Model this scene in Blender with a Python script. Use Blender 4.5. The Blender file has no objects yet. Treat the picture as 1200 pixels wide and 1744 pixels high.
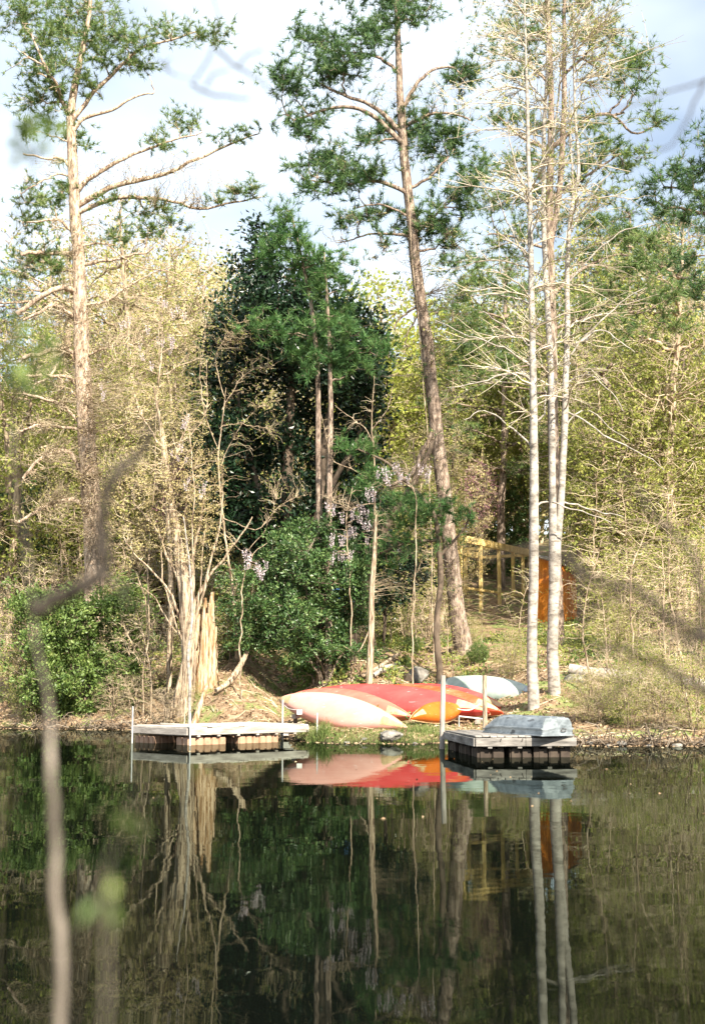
import bpy, math
import numpy as np
from math import radians, sin, cos, pi
from mathutils import Vector, Matrix

C = bpy.context.scene.collection
scene = bpy.context.scene

# ------------------------------------------------------------------ camera, sky, sun, exposure
CAM_H, PITCH, FPX = 1.5, radians(7.2), 2320.0
cam_d = bpy.data.cameras.new("camera")
cam = bpy.data.objects.new("camera", cam_d); C.objects.link(cam)
cam.location = (0, 0, CAM_H)
cam.rotation_euler = (radians(90) + PITCH, 0, 0)
cam_d.sensor_fit = 'VERTICAL'; cam_d.sensor_height = 36.0
cam_d.lens = FPX / 1744 * 36
cam_d.clip_start = 0.1; cam_d.clip_end = 3000
cam_d.dof.use_dof = True; cam_d.dof.focus_distance = 41.0; cam_d.dof.aperture_fstop = 1.7
scene.camera = cam

SUN_DIR = Vector((0.46, -0.89, 0.0)).normalized()          # horizontal direction towards the sun
SUN_EL = radians(38)
tosun = Vector((SUN_DIR.x * cos(SUN_EL), SUN_DIR.y * cos(SUN_EL), sin(SUN_EL)))
sun_d = bpy.data.lights.new("sun", 'SUN'); sun_d.energy = 5.0; sun_d.angle = radians(0.53)
sun_d.color = (1.0, 0.91, 0.76)
sun = bpy.data.objects.new("sun", sun_d); C.objects.link(sun)
sun.rotation_euler = tosun.to_track_quat('Z', 'Y').to_euler()
sun.location = tosun * 80

world = bpy.data.worlds.new("World"); scene.world = world; world.use_nodes = True
wn = world.node_tree; wn.nodes.clear()
def wnode(t, **k):
    n = wn.nodes.new(t)
    for a, b in k.items(): setattr(n, a, b)
    return n
wo = wnode('ShaderNodeOutputWorld'); bg = wnode('ShaderNodeBackground'); bg.inputs[1].default_value = 0.062
sky = wnode('ShaderNodeTexSky', sky_type='NISHITA', sun_disc=False)
sky.sun_elevation = SUN_EL
sky.sun_rotation = math.atan2(tosun.x, tosun.y)
sky.air_density = 1.0; sky.dust_density = 0.9; sky.ozone_density = 0.7
tc = wnode('ShaderNodeTexCoord'); mp = wnode('ShaderNodeMapping'); mp.inputs['Scale'].default_value = (1.0, 1.0, 2.2)
mp.inputs['Location'].default_value = (0.35, 0.2, 0.1)
nz = wnode('ShaderNodeTexNoise'); nz.inputs['Scale'].default_value = 1.7; nz.inputs['Detail'].default_value = 5; nz.inputs['Roughness'].default_value = 0.5
cr = wnode('ShaderNodeValToRGB'); cr.color_ramp.elements[0].position = 0.30; cr.color_ramp.elements[1].position = 0.60
mx = wnode('ShaderNodeMix', data_type='RGBA'); mx.inputs['B'].default_value = (9.4, 10.2, 10.8, 1)
mm = wnode('ShaderNodeMath', operation='MULTIPLY'); mm.inputs[1].default_value = 0.8
wn.links.new(tc.outputs['Generated'], mp.inputs['Vector']); wn.links.new(mp.outputs[0], nz.inputs['Vector'])
wn.links.new(nz.outputs['Fac'], cr.inputs[0]); wn.links.new(cr.outputs[0], mm.inputs[0]); wn.links.new(mm.outputs[0], mx.inputs['Factor'])
wn.links.new(sky.outputs[0], mx.inputs['A']); wn.links.new(mx.outputs['Result'], bg.inputs[0]); wn.links.new(bg.outputs[0], wo.inputs[0])

scene.view_settings.view_transform = 'Standard'; scene.view_settings.look = 'None'
scene.view_settings.exposure = 1.54; scene.view_settings.gamma = 1.0
scene.view_settings.use_curve_mapping = False
scene.cycles.max_bounces = 8; scene.cycles.diffuse_bounces = 3; scene.cycles.glossy_bounces = 3
scene.cycles.transmission_bounces = 3; scene.cycles.use_denoising = True
scene.cycles.caustics_reflective = False; scene.cycles.caustics_refractive = False

# ------------------------------------------------------------------ places
def P(px, py, D):
    """point seen at pixel (px, py) of the 1200x1744 photograph, at ground distance D (m)"""
    u, v = (px - 600) / FPX, (872 - py) / FPX
    f = cos(PITCH) - v * sin(PITCH); z = sin(PITCH) + v * cos(PITCH)
    return np.array([u * D / f, D, CAM_H + z * D / f])
def mpp(D): return D / FPX

SX = [-200, -60, -14, -11, -7, -5, -3.2, -2.0, -1.2, -0.6, 1.5, 2.6, 3.6, 5, 8, 14, 60, 200]
SY = [60, 52, 48, 46.8, 45.5, 42.6, 41.0, 38.6, 36.3, 35.3, 35.1, 36.0, 35.6, 34.1, 33.6, 33.0, 26, 20]
def shore(x): return np.interp(x, SX, SY) + .16 * np.sin(np.asarray(x) * 2.1 + 1) * np.sin(np.asarray(x) * .83) + .07 * np.sin(np.asarray(x) * 6.7)
TA = [-60, -8, -2, -.5, 0, .3, 1, 2, 5, 9, 14, 24, 32, 60, 100, 300]
ZM = [-6, -1.8, -.6, -.12, 0, .17, .25, .28, .38, 1.2, 2.45, 3.3, 4.4, 10, 16, 36]
ZL = [-6, -1.8, -.6, -.12, 0, .12, .6, 1.1, 2.1, 2.8, 3.3, 3.9, 4.7, 10, 16, 36]
ZR = [-6, -1.8, -.6, -.12, 0, .12, .22, .35, .85, 1.7, 2.45, 3.3, 4.4, 10, 16, 36]
def ground(x, y):
    x = np.asarray(x, float); y = np.asarray(y, float)
    t = y - shore(x)
    l = np.clip((-2.2 - x) / 1.6, 0, 1); r = np.clip((x - 3.6) / 2.0, 0, 1)
    z = np.interp(t, TA, ZM) * (1 - l) * (1 - r) + np.interp(t, TA, ZL) * l + np.interp(t, TA, ZR) * r
    n = .09 * np.sin(x * 1.7 + 1.3 * np.sin(y * .9)) * np.sin(y * 1.3 + .5) + .05 * np.sin(x * 4.1 + y * 2.3) * np.sin(y * 3.7 - x) + .22 * np.sin(x * .21 + 1) * np.sin(y * .17)
    z = z + n * np.clip(t / 6, 0, 1)
    z = z + .035 * np.sin(x * 5.3 + 1) * np.sin(y * 6.1 + x) * np.clip((t + .6) / .8, 0, 1)
    near = np.interp(y, [-60, -10, 1.6, 3.2, 5, 12], [6, 1.2, .15, -.1, -.8, -4])
    return np.maximum(z, near)
def G(px, D, dz=0.0):
    x = (px - 600) / FPX * D / (cos(PITCH) - 0.125 * sin(PITCH) * 0)   # feet sit near the horizon line
    x = (px - 600) / FPX * D * 1.009
    return np.array([x, D, float(ground(x, D)) + dz])

# ------------------------------------------------------------------ materials
def new_mat(name):
    m = bpy.data.materials.new(name); m.use_nodes = True
    nt = m.node_tree; nt.nodes.clear()
    o = nt.nodes.new('ShaderNodeOutputMaterial'); b = nt.nodes.new('ShaderNodeBsdfPrincipled')
    nt.links.new(b.outputs[0], o.inputs[0])
    return m, nt, b, o
def ramp(nt, cols, pos=None):
    r = nt.nodes.new('ShaderNodeValToRGB'); e = r.color_ramp.elements
    pos = pos or [i / (len(cols) - 1) for i in range(len(cols))]
    while len(e) < len(cols): e.new(0.5)
    for i, (c, p) in enumerate(zip(cols, pos)):
        e[i].position = p; e[i].color = (*c, 1)
    return r
def surf(name, cols, scale=3.0, detail=6, rough=0.8, stretch=(1, 1, 1), bump=0.3, bdist=0.02, metal=0.0, pos=None, spec=0.3, bscale=None, coord='Object', per_obj=0.0, spots=None):
    m, nt, b, o = new_mat(name)
    t = nt.nodes.new('ShaderNodeTexCoord'); mp = nt.nodes.new('ShaderNodeMapping'); mp.inputs['Scale'].default_value = stretch
    n = nt.nodes.new('ShaderNodeTexNoise'); n.inputs['Scale'].default_value = scale; n.inputs['Detail'].default_value = detail; n.inputs['Roughness'].default_value = .62
    nt.links.new(t.outputs[coord], mp.inputs['Vector']); nt.links.new(mp.outputs[0], n.inputs['Vector'])
    r = ramp(nt, cols, pos or [0.3 + 0.4 * i / (len(cols) - 1) for i in range(len(cols))])
    nt.links.new(n.outputs['Fac'], r.inputs[0])
    src = r.outputs[0]
    if spots:                                             # knots, stains or scuffs: (scale, stretch, size, colour)
        mp2 = nt.nodes.new('ShaderNodeMapping'); mp2.inputs['Scale'].default_value = spots[1]; nt.links.new(t.outputs[coord], mp2.inputs['Vector'])
        vo = nt.nodes.new('ShaderNodeTexNoise'); vo.inputs['Scale'].default_value = spots[0]; vo.inputs['Detail'].default_value = 3; nt.links.new(mp2.outputs[0], vo.inputs['Vector'])
        mr_ = nt.nodes.new('ShaderNodeMapRange'); mr_.inputs['From Min'].default_value = spots[2]; mr_.inputs['From Max'].default_value = spots[2] + .05; nt.links.new(vo.outputs['Fac'], mr_.inputs['Value'])
        mz = nt.nodes.new('ShaderNodeMix'); mz.data_type = 'RGBA'; mz.inputs['B'].default_value = (*spots[3], 1); nt.links.new(mr_.outputs[0], mz.inputs['Factor']); nt.links.new(src, mz.inputs['A']); src = mz.outputs['Result']
    if per_obj:
        oi = nt.nodes.new('ShaderNodeObjectInfo'); hs = nt.nodes.new('ShaderNodeHueSaturation')
        ma = nt.nodes.new('ShaderNodeMapRange'); ma.inputs['To Min'].default_value = 1 - per_obj; ma.inputs['To Max'].default_value = 1 + per_obj
        nt.links.new(oi.outputs['Random'], ma.inputs['Value']); nt.links.new(ma.outputs[0], hs.inputs['Value'])
        nt.links.new(src, hs.inputs['Color']); src = hs.outputs[0]
    nt.links.new(src, b.inputs['Base Color'])
    b.inputs['Roughness'].default_value = rough; b.inputs['Metallic'].default_value = metal
    b.inputs['Specular IOR Level'].default_value = spec
    if bump:
        n2 = nt.nodes.new('ShaderNodeTexNoise'); n2.inputs['Scale'].default_value = bscale or scale * 3; n2.inputs['Detail'].default_value = 4
        nt.links.new(mp.outputs[0], n2.inputs['Vector'])
        bp = nt.nodes.new('ShaderNodeBump'); bp.inputs['Strength'].default_value = bump; bp.inputs['Distance'].default_value = bdist
        nt.links.new(n2.outputs['Fac'], bp.inputs['Height']); nt.links.new(bp.outputs[0], b.inputs['Normal'])
    return m
def leafmat(name, cols, trans=0.35, rough=0.5, spec=0.3, clump=1.2):
    """leaf colour: every leaf its own tone, larger patches shift a little"""
    m, nt, b, o = new_mat(name)
    g = nt.nodes.new('ShaderNodeNewGeometry'); t = nt.nodes.new('ShaderNodeTexCoord')
    n = nt.nodes.new('ShaderNodeTexNoise'); n.inputs['Scale'].default_value = clump; n.inputs['Detail'].default_value = 2
    nt.links.new(t.outputs['Object'], n.inputs['Vector'])
    a = nt.nodes.new('ShaderNodeMath'); a.operation = 'MULTIPLY_ADD'; a.inputs[1].default_value = 0.55
    s = nt.nodes.new('ShaderNodeMath'); s.operation = 'MULTIPLY_ADD'; s.inputs[1].default_value = 1.0; s.inputs[2].default_value = -0.28
    nt.links.new(n.outputs['Fac'], s.inputs[0])
    nt.links.new(g.outputs['Random Per Island'], a.inputs[0]); nt.links.new(s.outputs[0], a.inputs[2])
    r = ramp(nt, cols); nt.links.new(a.outputs[0], r.inputs[0])
    nt.links.new(r.outputs[0], b.inputs['Base Color'])
    b.inputs['Roughness'].default_value = rough; b.inputs['Specular IOR Level'].default_value = spec
    tr = nt.nodes.new('ShaderNodeBsdfTranslucent'); nt.links.new(r.outputs[0], tr.inputs['Color'])
    mxs = nt.nodes.new('ShaderNodeMixShader'); mxs.inputs[0].default_value = trans
    nt.links.new(b.outputs[0], mxs.inputs[1]); nt.links.new(tr.outputs[0], mxs.inputs[2]); nt.links.new(mxs.outputs[0], o.inputs[0])
    return m

M = {}
M['pine_bark'] = surf('pine_bark', [(.05, .038, .03), (.2, .145, .11), (.38, .3, .24)], 3.0, 9, .92, (3, 3, 1.0), 1.0, .06, pos=[.34, .47, .62])
M['pine_bark_sunlit'] = surf('pine_bark_sunlit', [(.1, .065, .045), (.38, .28, .2), (.58, .47, .37)], 3.0, 9, .92, (3, 3, 1.0), 1.0, .06, pos=[.34, .47, .62])  # same bark in brighter colours, sunlight painted onto the left pine trunk
M['poplar_bark'] = surf('poplar_bark', [(.09, .078, .065), (.29, .26, .225), (.47, .425, .375)], 2.2, 9, .85, (1.5, 1.5, 2.6), .6, .02, pos=[.30, .47, .66], spots=(2.4, (1.5, 1.5, 5), .62, (.17, .145, .12)))  # mottled bark, its colours lowered to carry dappled shade on the trunks
M['tan_wood'] = surf('tan_wood', [(.09, .055, .035), (.38, .29, .2), (.6, .49, .36)], 3.5, 9, .92, (5, 5, .5), 1.0, .04, pos=[.38, .5, .66])
M['grey_twig'] = leafmat('grey_twig', [(.06, .045, .035), (.2, .16, .12), (.4, .34, .27)], 0, .9, .1)
M['pale_twig'] = leafmat('pale_twig', [(.22, .18, .13), (.5, .43, .33), (.68, .62, .52)], 0, .9, .1)
M['tan_twig'] = leafmat('tan_twig', [(.12, .085, .06), (.43, .34, .23), (.72, .63, .47)], 0, .9, .1)
M['dark_bark'] = surf('dark_bark', [(.05, .035, .025), (.12, .09, .065), (.2, .15, .11)], 2.5, 6, .92, (2, 2, .6), .6, .03)
M['stump_wood'] = surf('stump_wood', [(.09, .04, .02), (.36, .22, .11), (.6, .46, .32)], 3, 8, .9, (5, 5, .5), .9, .05, pos=[.3, .45, .6])
M['needles'] = leafmat('needles', [(.02, .06, .025), (.08, .16, .055), (.22, .30, .10)], .25, .5)
M['needles_bright'] = leafmat('needles_bright', [(.03, .09, .03), (.085, .19, .055), (.2, .29, .09)], .3, .5)
M['needles_yellow'] = leafmat('needles_yellow', [(.04, .10, .035), (.13, .21, .06), (.3, .34, .12)], .3, .5)
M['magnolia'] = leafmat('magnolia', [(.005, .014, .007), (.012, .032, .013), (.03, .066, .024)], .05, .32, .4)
M['holly'] = leafmat('holly', [(.015, .04, .014), (.06, .125, .035), (.2, .27, .09)], .2, .38, .45, 2.0)
M['shrub'] = leafmat('shrub', [(.035, .07, .015), (.12, .19, .045), (.30, .36, .11)], .3, .45, .4, 2.0)
M['young_leaf'] = leafmat('young_leaf', [(.10, .15, .03), (.34, .37, .09), (.56, .54, .17)], .45, .6)
M['tan_leaf'] = leafmat('tan_leaf', [(.28, .21, .09), (.54, .46, .21), (.68, .63, .32)], .35, .7)
M['lime_leaf'] = leafmat('lime_leaf', [(.2, .26, .04), (.38, .42, .08), (.5, .5, .12)], .5, .6)
M['pink_bloom'] = leafmat('pink_bloom', [(.4, .16, .22), (.56, .28, .34), (.7, .46, .48)], .4, .7)
M['lilac_bloom'] = leafmat('lilac_bloom', [(.56, .44, .5), (.72, .62, .66), (.82, .76, .77)], .4, .7)
M['grass'] = leafmat('grass', [(.06, .11, .02), (.16, .22, .06), (.36, .34, .15)], .35, .6)
M['litter'] = leafmat('litter', [(.10, .06, .035), (.32, .22, .13), (.56, .44, .3)], .1, .8)
M['float_plastic'] = surf('float_plastic', [(.28, .16, .1), (.42, .26, .17), (.5, .32, .22)], 3, 5, .6, bump=.2)
M['deck_wood'] = surf('deck_wood', [(.26, .23, .19), (.47, .43, .37), (.62, .58, .52)], 2.4, 9, .85, (1, 1, 6), .4, .008, per_obj=.16)
M['fascia_wood'] = surf('fascia_wood', [(.2, .17, .15), (.36, .32, .28), (.5, .45, .4)], 2.0, 8, .85, (1, 1, 7), .5, .01, pos=[.3, .48, .66], per_obj=.1)
M['shaded_deck_wood'] = surf('shaded_deck_wood', [(.07, .065, .06), (.19, .175, .16), (.33, .31, .285)], 2.0, 8, .85, (1, 1, 7), .5, .01, per_obj=.12)  # fascia wood again, darkened to paint the shade on the right dock
M['shaded_wood'] = surf('shaded_wood', [(.03, .022, .017), (.06, .045, .035), (.09, .07, .05)], 2, 6, .9)  # near-black tone paints the shade under the decks
M['post_grey'] = surf('post_grey', [(.18, .15, .13), (.34, .3, .26), (.44, .4, .36)], 4, 6, .85, (3, 3, .6), .5, .01)
M['near_bark'] = surf('near_bark', [(.05, .042, .034), (.13, .11, .09), (.28, .24, .2)], 9, 6, .9, (3, 3, .6), .5, .01)
M['near_dark_bark'] = surf('near_dark_bark', [(.015, .012, .01), (.035, .028, .022), (.06, .05, .04)], 9, 6, .9, (3, 3, .6), .5, .01)
M['galv'] = surf('galv', [(.42, .41, .4), (.58, .57, .55), (.68, .67, .64)], 6, 5, .5, bump=.05, metal=.4)
M['alu'] = surf('alu', [(.10, .12, .13), (.31, .345, .37), (.54, .58, .59)], 2.5, 8, .48, (1, 1, 2), .25, .02, metal=.45, pos=[.28, .5, .7], bscale=2.2, spots=(2.6, (1, 1, 2.5), .6, (.12, .13, .14)))
M['green_canoe'] = surf('green_canoe', [(.2, .27, .23), (.38, .44, .39), (.56, .6, .55)], 1.6, 8, .55, (.6, 1, 1), .1, .01, spec=.4)
def canoe_mat(name, a, b, c):
    return surf(name, [a, b, c], 1.3, 11, .46, (.6, 2.0, 2.0), .08, .004, spec=.35, pos=[.3, .5, .7], spots=(3.2, (.35, 3, 9), .67, tuple(min(.8, q * .75 + .22) for q in c)))
M['pink_hull'] = canoe_mat('pink_hull', (.60, .27, .22), (.66, .33, .27), (.71, .39, .33))
M['salmon_hull'] = canoe_mat('salmon_hull', (.5, .10, .07), (.57, .14, .10), (.62, .18, .13))
M['red_hull'] = canoe_mat('red_hull', (.48, .04, .04), (.56, .06, .055), (.6, .09, .08))
M['orange_red_hull'] = canoe_mat('orange_red_hull', (.42, .04, .02), (.6, .09, .03), (.68, .2, .1))
M['orange_hull'] = canoe_mat('orange_hull', (.42, .08, .008), (.52, .12, .012), (.56, .16, .02))
M['gunwale'] = surf('gunwale', [(.3, .2, .1), (.5, .36, .2), (.6, .46, .28)], 3, 4, .6, bump=0)
M['dark_gunwale'] = surf('dark_gunwale', [(.03, .03, .03), (.07, .06, .055), (.1, .09, .08)], 3, 4, .6, bump=0)
M['rope'] = surf('rope', [(.6, .56, .5), (.75, .72, .66), (.8, .78, .72)], 20, 3, .9, bump=.2)
M['white_tag'] = surf('white_tag', [(.72, .7, .68), (.78, .77, .75), (.8, .8, .78)], 6, 3, .6, bump=0)
M['concrete'] = surf('concrete', [(.3, .29, .27), (.42, .4, .37), (.5, .48, .45)], 8, 6, .9)
M['rock'] = surf('rock', [(.06, .055, .05), (.18, .165, .145), (.32, .3, .265)], 3, 8, .85, bump=.8, bdist=.04)
M['lumber'] = surf('lumber', [(.5, .33, .1), (.72, .52, .2), (.8, .64, .33)], 2, 6, .75, (2, 2, .4), .2, .01, per_obj=.08)
M['orange_clad'] = surf('orange_clad', [(.5, .13, .015), (.7, .24, .03), (.78, .33, .07)], 1.2, 7, .6, (3, 3, .6), .2, .01, per_obj=.08)
M['brown_clad'] = surf('brown_clad', [(.09, .035, .02), (.16, .07, .04), (.24, .11, .06)], 2, 6, .75, bump=.3, per_obj=.1)
M['roof_grey'] = surf('roof_grey', [(.3, .29, .28), (.45, .44, .43), (.55, .54, .52)], 3, 6, .8)
M['glass'] = surf('glass', [(.03, .05, .07), (.05, .08, .11), (.07, .1, .14)], 1, 2, .08, bump=0, spec=.6)
M['blue_tarp'] = surf('blue_tarp', [(.04, .12, .3), (.08, .2, .42), (.12, .28, .5)], 2, 5, .5, bump=.5, bdist=.05)

# ------------------------------------------------------------------ mesh helpers
def mesh_of(name, parts, mats):
    """parts: list of (V (n,3), F (m,3|4), material index, smooth)"""
    nv = 0; VS = []; loops = []; starts = []; tots = []; mi = []; sm = []; ls = 0
    for V, F, k, s in parts:
        if len(V) == 0 or len(F) == 0: continue
        V = np.asarray(V, np.float32); F = np.asarray(F, np.int32)
        VS.append(V); q = F.shape[1]
        loops.append((F + nv).ravel()); starts.append(ls + np.arange(len(F)) * q); tots.append(np.full(len(F), q)); ls += F.size
        mi.append(np.full(len(F), k)); sm.append(np.full(len(F), s, bool)); nv += len(V)
    me = bpy.data.meshes.new(name)
    V = np.concatenate(VS); L = np.concatenate(loops).astype(np.int32); S = np.concatenate(starts).astype(np.int32); T = np.concatenate(tots).astype(np.int32)
    me.vertices.add(len(V)); me.vertices.foreach_set('co', V.ravel())
    me.loops.add(len(L)); me.loops.foreach_set('vertex_index', L)
    me.polygons.add(len(S)); me.polygons.foreach_set('loop_start', S); me.polygons.foreach_set('loop_total', T)
    me.polygons.foreach_set('material_index', np.concatenate(mi).astype(np.int32))
    me.polygons.foreach_set('use_smooth', np.concatenate(sm))
    me.update(calc_edges=True)
    for m in mats: me.materials.append(M[m])
    return me
def link(name, me, parent=None, loc=None, **props):
    o = bpy.data.objects.new(name, me); C.objects.link(o)
    if parent is not None: o.parent = parent
    if loc is not None: o.location = Vector([float(v) for v in loc])
    for k, v in props.items(): o[k] = v
    return o
def thing(name, label, cat, loc=(0, 0, 0), group=None, rz=0.0):
    o = link(name, None, loc=loc); o.empty_display_size = .3; o.rotation_euler.z = rz
    o['label'] = label; o['category'] = cat
    if group: o['group'] = group
    return o
def obj(name, parts, mats, parent=None, loc=None, **props): return link(name, mesh_of(name, parts, mats), parent, loc, **props)
def nrm(v): return v / np.maximum(np.linalg.norm(v, axis=-1, keepdims=True), 1e-9)

def tubes(Pt, R, sides=4):
    """Pt (N,K,3), R (N,K) -> V, F"""
    N, K, _ = Pt.shape
    T = np.empty_like(Pt); T[:, 1:-1] = Pt[:, 2:] - Pt[:, :-2]; T[:, 0] = Pt[:, 1] - Pt[:, 0]; T[:, -1] = Pt[:, -1] - Pt[:, -2]
    T = nrm(T)
    ref = np.where(np.abs(T[:, :1, 2:3]) > .8, np.array([[[1., 0, 0]]]), np.array([[[0, 0, 1.]]]))
    A = nrm(np.cross(T, np.broadcast_to(ref, T.shape))); B = np.cross(T, A)
    th = np.arange(sides) * 2 * pi / sides
    V = Pt[:, :, None] + R[:, :, None, None] * (np.cos(th)[None, None, :, None] * A[:, :, None] + np.sin(th)[None, None, :, None] * B[:, :, None])
    i = np.arange(N)[:, None, None] * K * sides + np.arange(K - 1)[None, :, None] * sides
    s = np.arange(sides)[None, None, :]; s2 = (s + 1) % sides
    F = np.stack([i + s, i + s2, i + sides + s2, i + sides + s], -1).reshape(-1, 4)
    return V.reshape(-1, 3), F
def spline(pts, n):
    pts = np.asarray(pts, float)
    if len(pts) == 2: return pts[0] + (pts[1] - pts[0]) * np.linspace(0, 1, n)[:, None]
    d = np.r_[0, np.cumsum(np.linalg.norm(np.diff(pts, axis=0), axis=1))]
    q = np.vstack([2 * pts[0] - pts[1], pts, 2 * pts[-1] - pts[-2]])
    s = np.linspace(0, d[-1], n); k = np.clip(np.searchsorted(d, s, side='right') - 1, 0, len(pts) - 2)
    t = ((s - d[k]) / (d[k + 1] - d[k]))[:, None]
    p0, p1, p2, p3 = q[k], q[k + 1], q[k + 2], q[k + 3]
    return .5 * ((2 * p1) + (-p0 + p2) * t + (2 * p0 - 5 * p1 + 4 * p2 - p3) * t ** 2 + (-p0 + 3 * p1 - 3 * p2 + p3) * t ** 3)
def stem_mesh(pts, r, sides=10, n=None, flute=0.0, rng=None, cap=True):
    """one tapered stem, optional fluting and lumps"""
    n = n or max(6, 4 * len(pts)); c = spline(pts, n)
    R = np.interp(np.linspace(0, 1, n), np.linspace(0, 1, len(r)), r)
    V, F = tubes(c[None], R[None], sides)
    if flute and rng is not None:
        V = V.reshape(n, sides, 3)
        off = (V - c[:, None]); ph = rng.uniform(.75, 1.25, sides)[None, :, None]; ph2 = rng.uniform(.9, 1.1, (n, sides, 1))
        V = c[:, None] + off * (1 + flute * ((ph * ph2) - 1) * 2.0); V = V.reshape(-1, 3)
    if cap:
        V = np.vstack([V, c[-1]]); b = (n - 1) * sides
        F3 = np.array([[b + i, b + (i + 1) % sides, n * sides] for i in range(sides)])
        return [(V, F, 0, True), (V[np.r_[b:b + sides, n * sides]], np.array([[i, (i + 1) % sides, sides] for i in range(sides)]), 0, False)]
    return [(V, F, 0, True)]
def leaves(c, d, L, W, rng, fold=.25):
    n = len(c)
    L = L * rng.uniform(.65, 1.25, n)[:, None]; W = W * rng.uniform(.7, 1.2, n)[:, None]
    d = nrm(d); s = nrm(np.cross(d, nrm(rng.normal(size=(n, 3))))); u = np.cross(s, d)
    V = np.stack([c, c + d * L * .45 + s * W * .5 + u * W * fold, c + d * L, c + d * L * .45 - s * W * .5 + u * W * fold], 1).reshape(-1, 3)
    return V, np.arange(4 * n).reshape(n, 4)
def needles(c, d, k, L, W, rng, spread=.9):
    n = len(c)
    dd = nrm(nrm(d)[:, None] * .75 + rng.normal(size=(n, k, 3)) * spread * .62)
    l = L * rng.uniform(.6, 1.15, (n, k, 1))
    s = nrm(np.cross(dd, rng.normal(size=(n, k, 3)))) * W * .5
    b = c[:, None] - nrm(d)[:, None] * rng.uniform(0, .5, (n, k, 1)) * L
    V = np.stack([b - s, b + s, b + dd * l], 2).reshape(-1, 3)
    return V, np.arange(3 * n * k).reshape(-1, 3)
def in_ellipsoid(rng, n, shell=.0):
    v = nrm(rng.normal(size=(n, 3))); r = rng.uniform(shell ** 3, 1, (n, 1)) ** (1 / 3.); return v * r

class Plant:
    """a skeleton of curved limbs; points reach out from the nearest wood already grown"""
    def __init__(s, seed):
        s.rng = np.random.default_rng(seed); s.trunk = []; s.crown = []; s.pp = []; s.pd = []; s.pr = []
    def pool(s, pts, dirs, r):
        s.pp.append(pts.reshape(-1, 3)); s.pd.append(dirs.reshape(-1, 3)); s.pr.append(r.ravel())
    def limb(s, pts, r, sides=8, n=None, flute=.0, pool=True, wob=.0, mat=0, part='trunk'):
        pts = np.asarray(pts, float); n = n or max(6, 4 * len(pts)); c = spline(pts, n)
        if wob:
            w = np.cumsum(s.rng.normal(size=(n, 3)), 0) * wob; w -= np.linspace(0, 1, n)[:, None] * w[-1]; c = c + w
        m = stem_mesh(c, r, sides, n, flute, s.rng, cap=True)
        getattr(s, part).extend([(V, F, mat, q) for V, F, _, q in m])
        if pool:
            R = np.interp(np.linspace(0, 1, n), np.linspace(0, 1, len(r)), r); T = nrm(np.gradient(c, axis=0)); s.pool(c, T, R)
        return c
    def reach(s, tg, r, K=5, sides=3, part='crown', mat=0, sag=0.0, wob=.06, pool=True, lead=.45, zpen=.6, rmin=.35, jit=.15, frm=None):
        if len(tg) == 0: return np.zeros((0, 3)), np.zeros((0, 3))
        if frm is None: pp, pd, pr = np.concatenate(s.pp), np.concatenate(s.pd), np.concatenate(s.pr)
        else: pp, pd, pr = frm
        idx = np.empty(len(tg), int)
        for a in range(0, len(tg), 2000):
            v = tg[a:a + 2000, None] - pp[None]; d = np.linalg.norm(v, axis=-1)
            cost = d + zpen * np.maximum(0, -v[..., 2]) ; cost = cost * (1 + jit * s.rng.random(cost.shape))
            idx[a:a + 2000] = cost.argmin(1)
        a = pp[idx]; dv = tg - a; d = np.linalg.norm(dv, axis=1, keepdims=True)
        ctrl = a + nrm(pd[idx] * .6 + nrm(dv)) * d * lead
        t = np.linspace(0, 1, K)[None, :, None]
        c = (1 - t) ** 2 * a[:, None] + 2 * t * (1 - t) * ctrl[:, None] + t ** 2 * tg[:, None]
        c[..., 2] += sag * d * (t[..., 0] * (1 - t[..., 0])) * 4 * .25
        w = s.rng.normal(size=c.shape) * wob * d[:, None]; w[:, 0] = 0; w[:, -1] *= .3; c = c + w
        r0 = np.minimum(r * s.rng.uniform(.8, 1.25, len(tg)), pr[idx] * .9 + .001)
        R = r0[:, None] * (1 - (1 - rmin) * np.linspace(0, 1, K)[None])
        V, F = tubes(c, R, sides); getattr(s, part).append((V, F, mat, True))
        T = nrm(np.gradient(c, axis=1))
        if pool: s.pool(c[:, 1:], T[:, 1:], R[:, 1:])
        return c, T
    def finish(s, name, label, cat, base, trunk_mats, crown_mats, group=None, crown_name='crown', trunk_name='trunk'):
        base = np.asarray(base, float); t = thing(name, label, cat, base, group)
        if s.trunk: obj(trunk_name, [(V - base, F, k, q) for V, F, k, q in s.trunk], trunk_mats, t)
        if s.crown:
            o = obj(crown_name, [(V - base, F, k, q) for V, F, k, q in s.crown], crown_mats, t); o['kind'] = 'stuff'
        return t
def clump_points(rng, cl, D, per):
    """cl rows: px, py, rx, ry, depth offset -> points inside, and per-clump lists"""
    out = []
    for c in cl:
        cx, cy, rx, ry = c[:4]; dy = c[4] if len(c) > 4 else rng.uniform(-1, 1) * rx * mpp(D) * .9
        o = P(cx, cy, D + dy); k = mpp(D + dy)
        n = max(3, int(per * (rx * ry) / 1000.))
        e = in_ellipsoid(rng, n) * np.array([rx * k, (rx + ry) * .5 * k, ry * k]) + o
        out.append(e)
    return out

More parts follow.
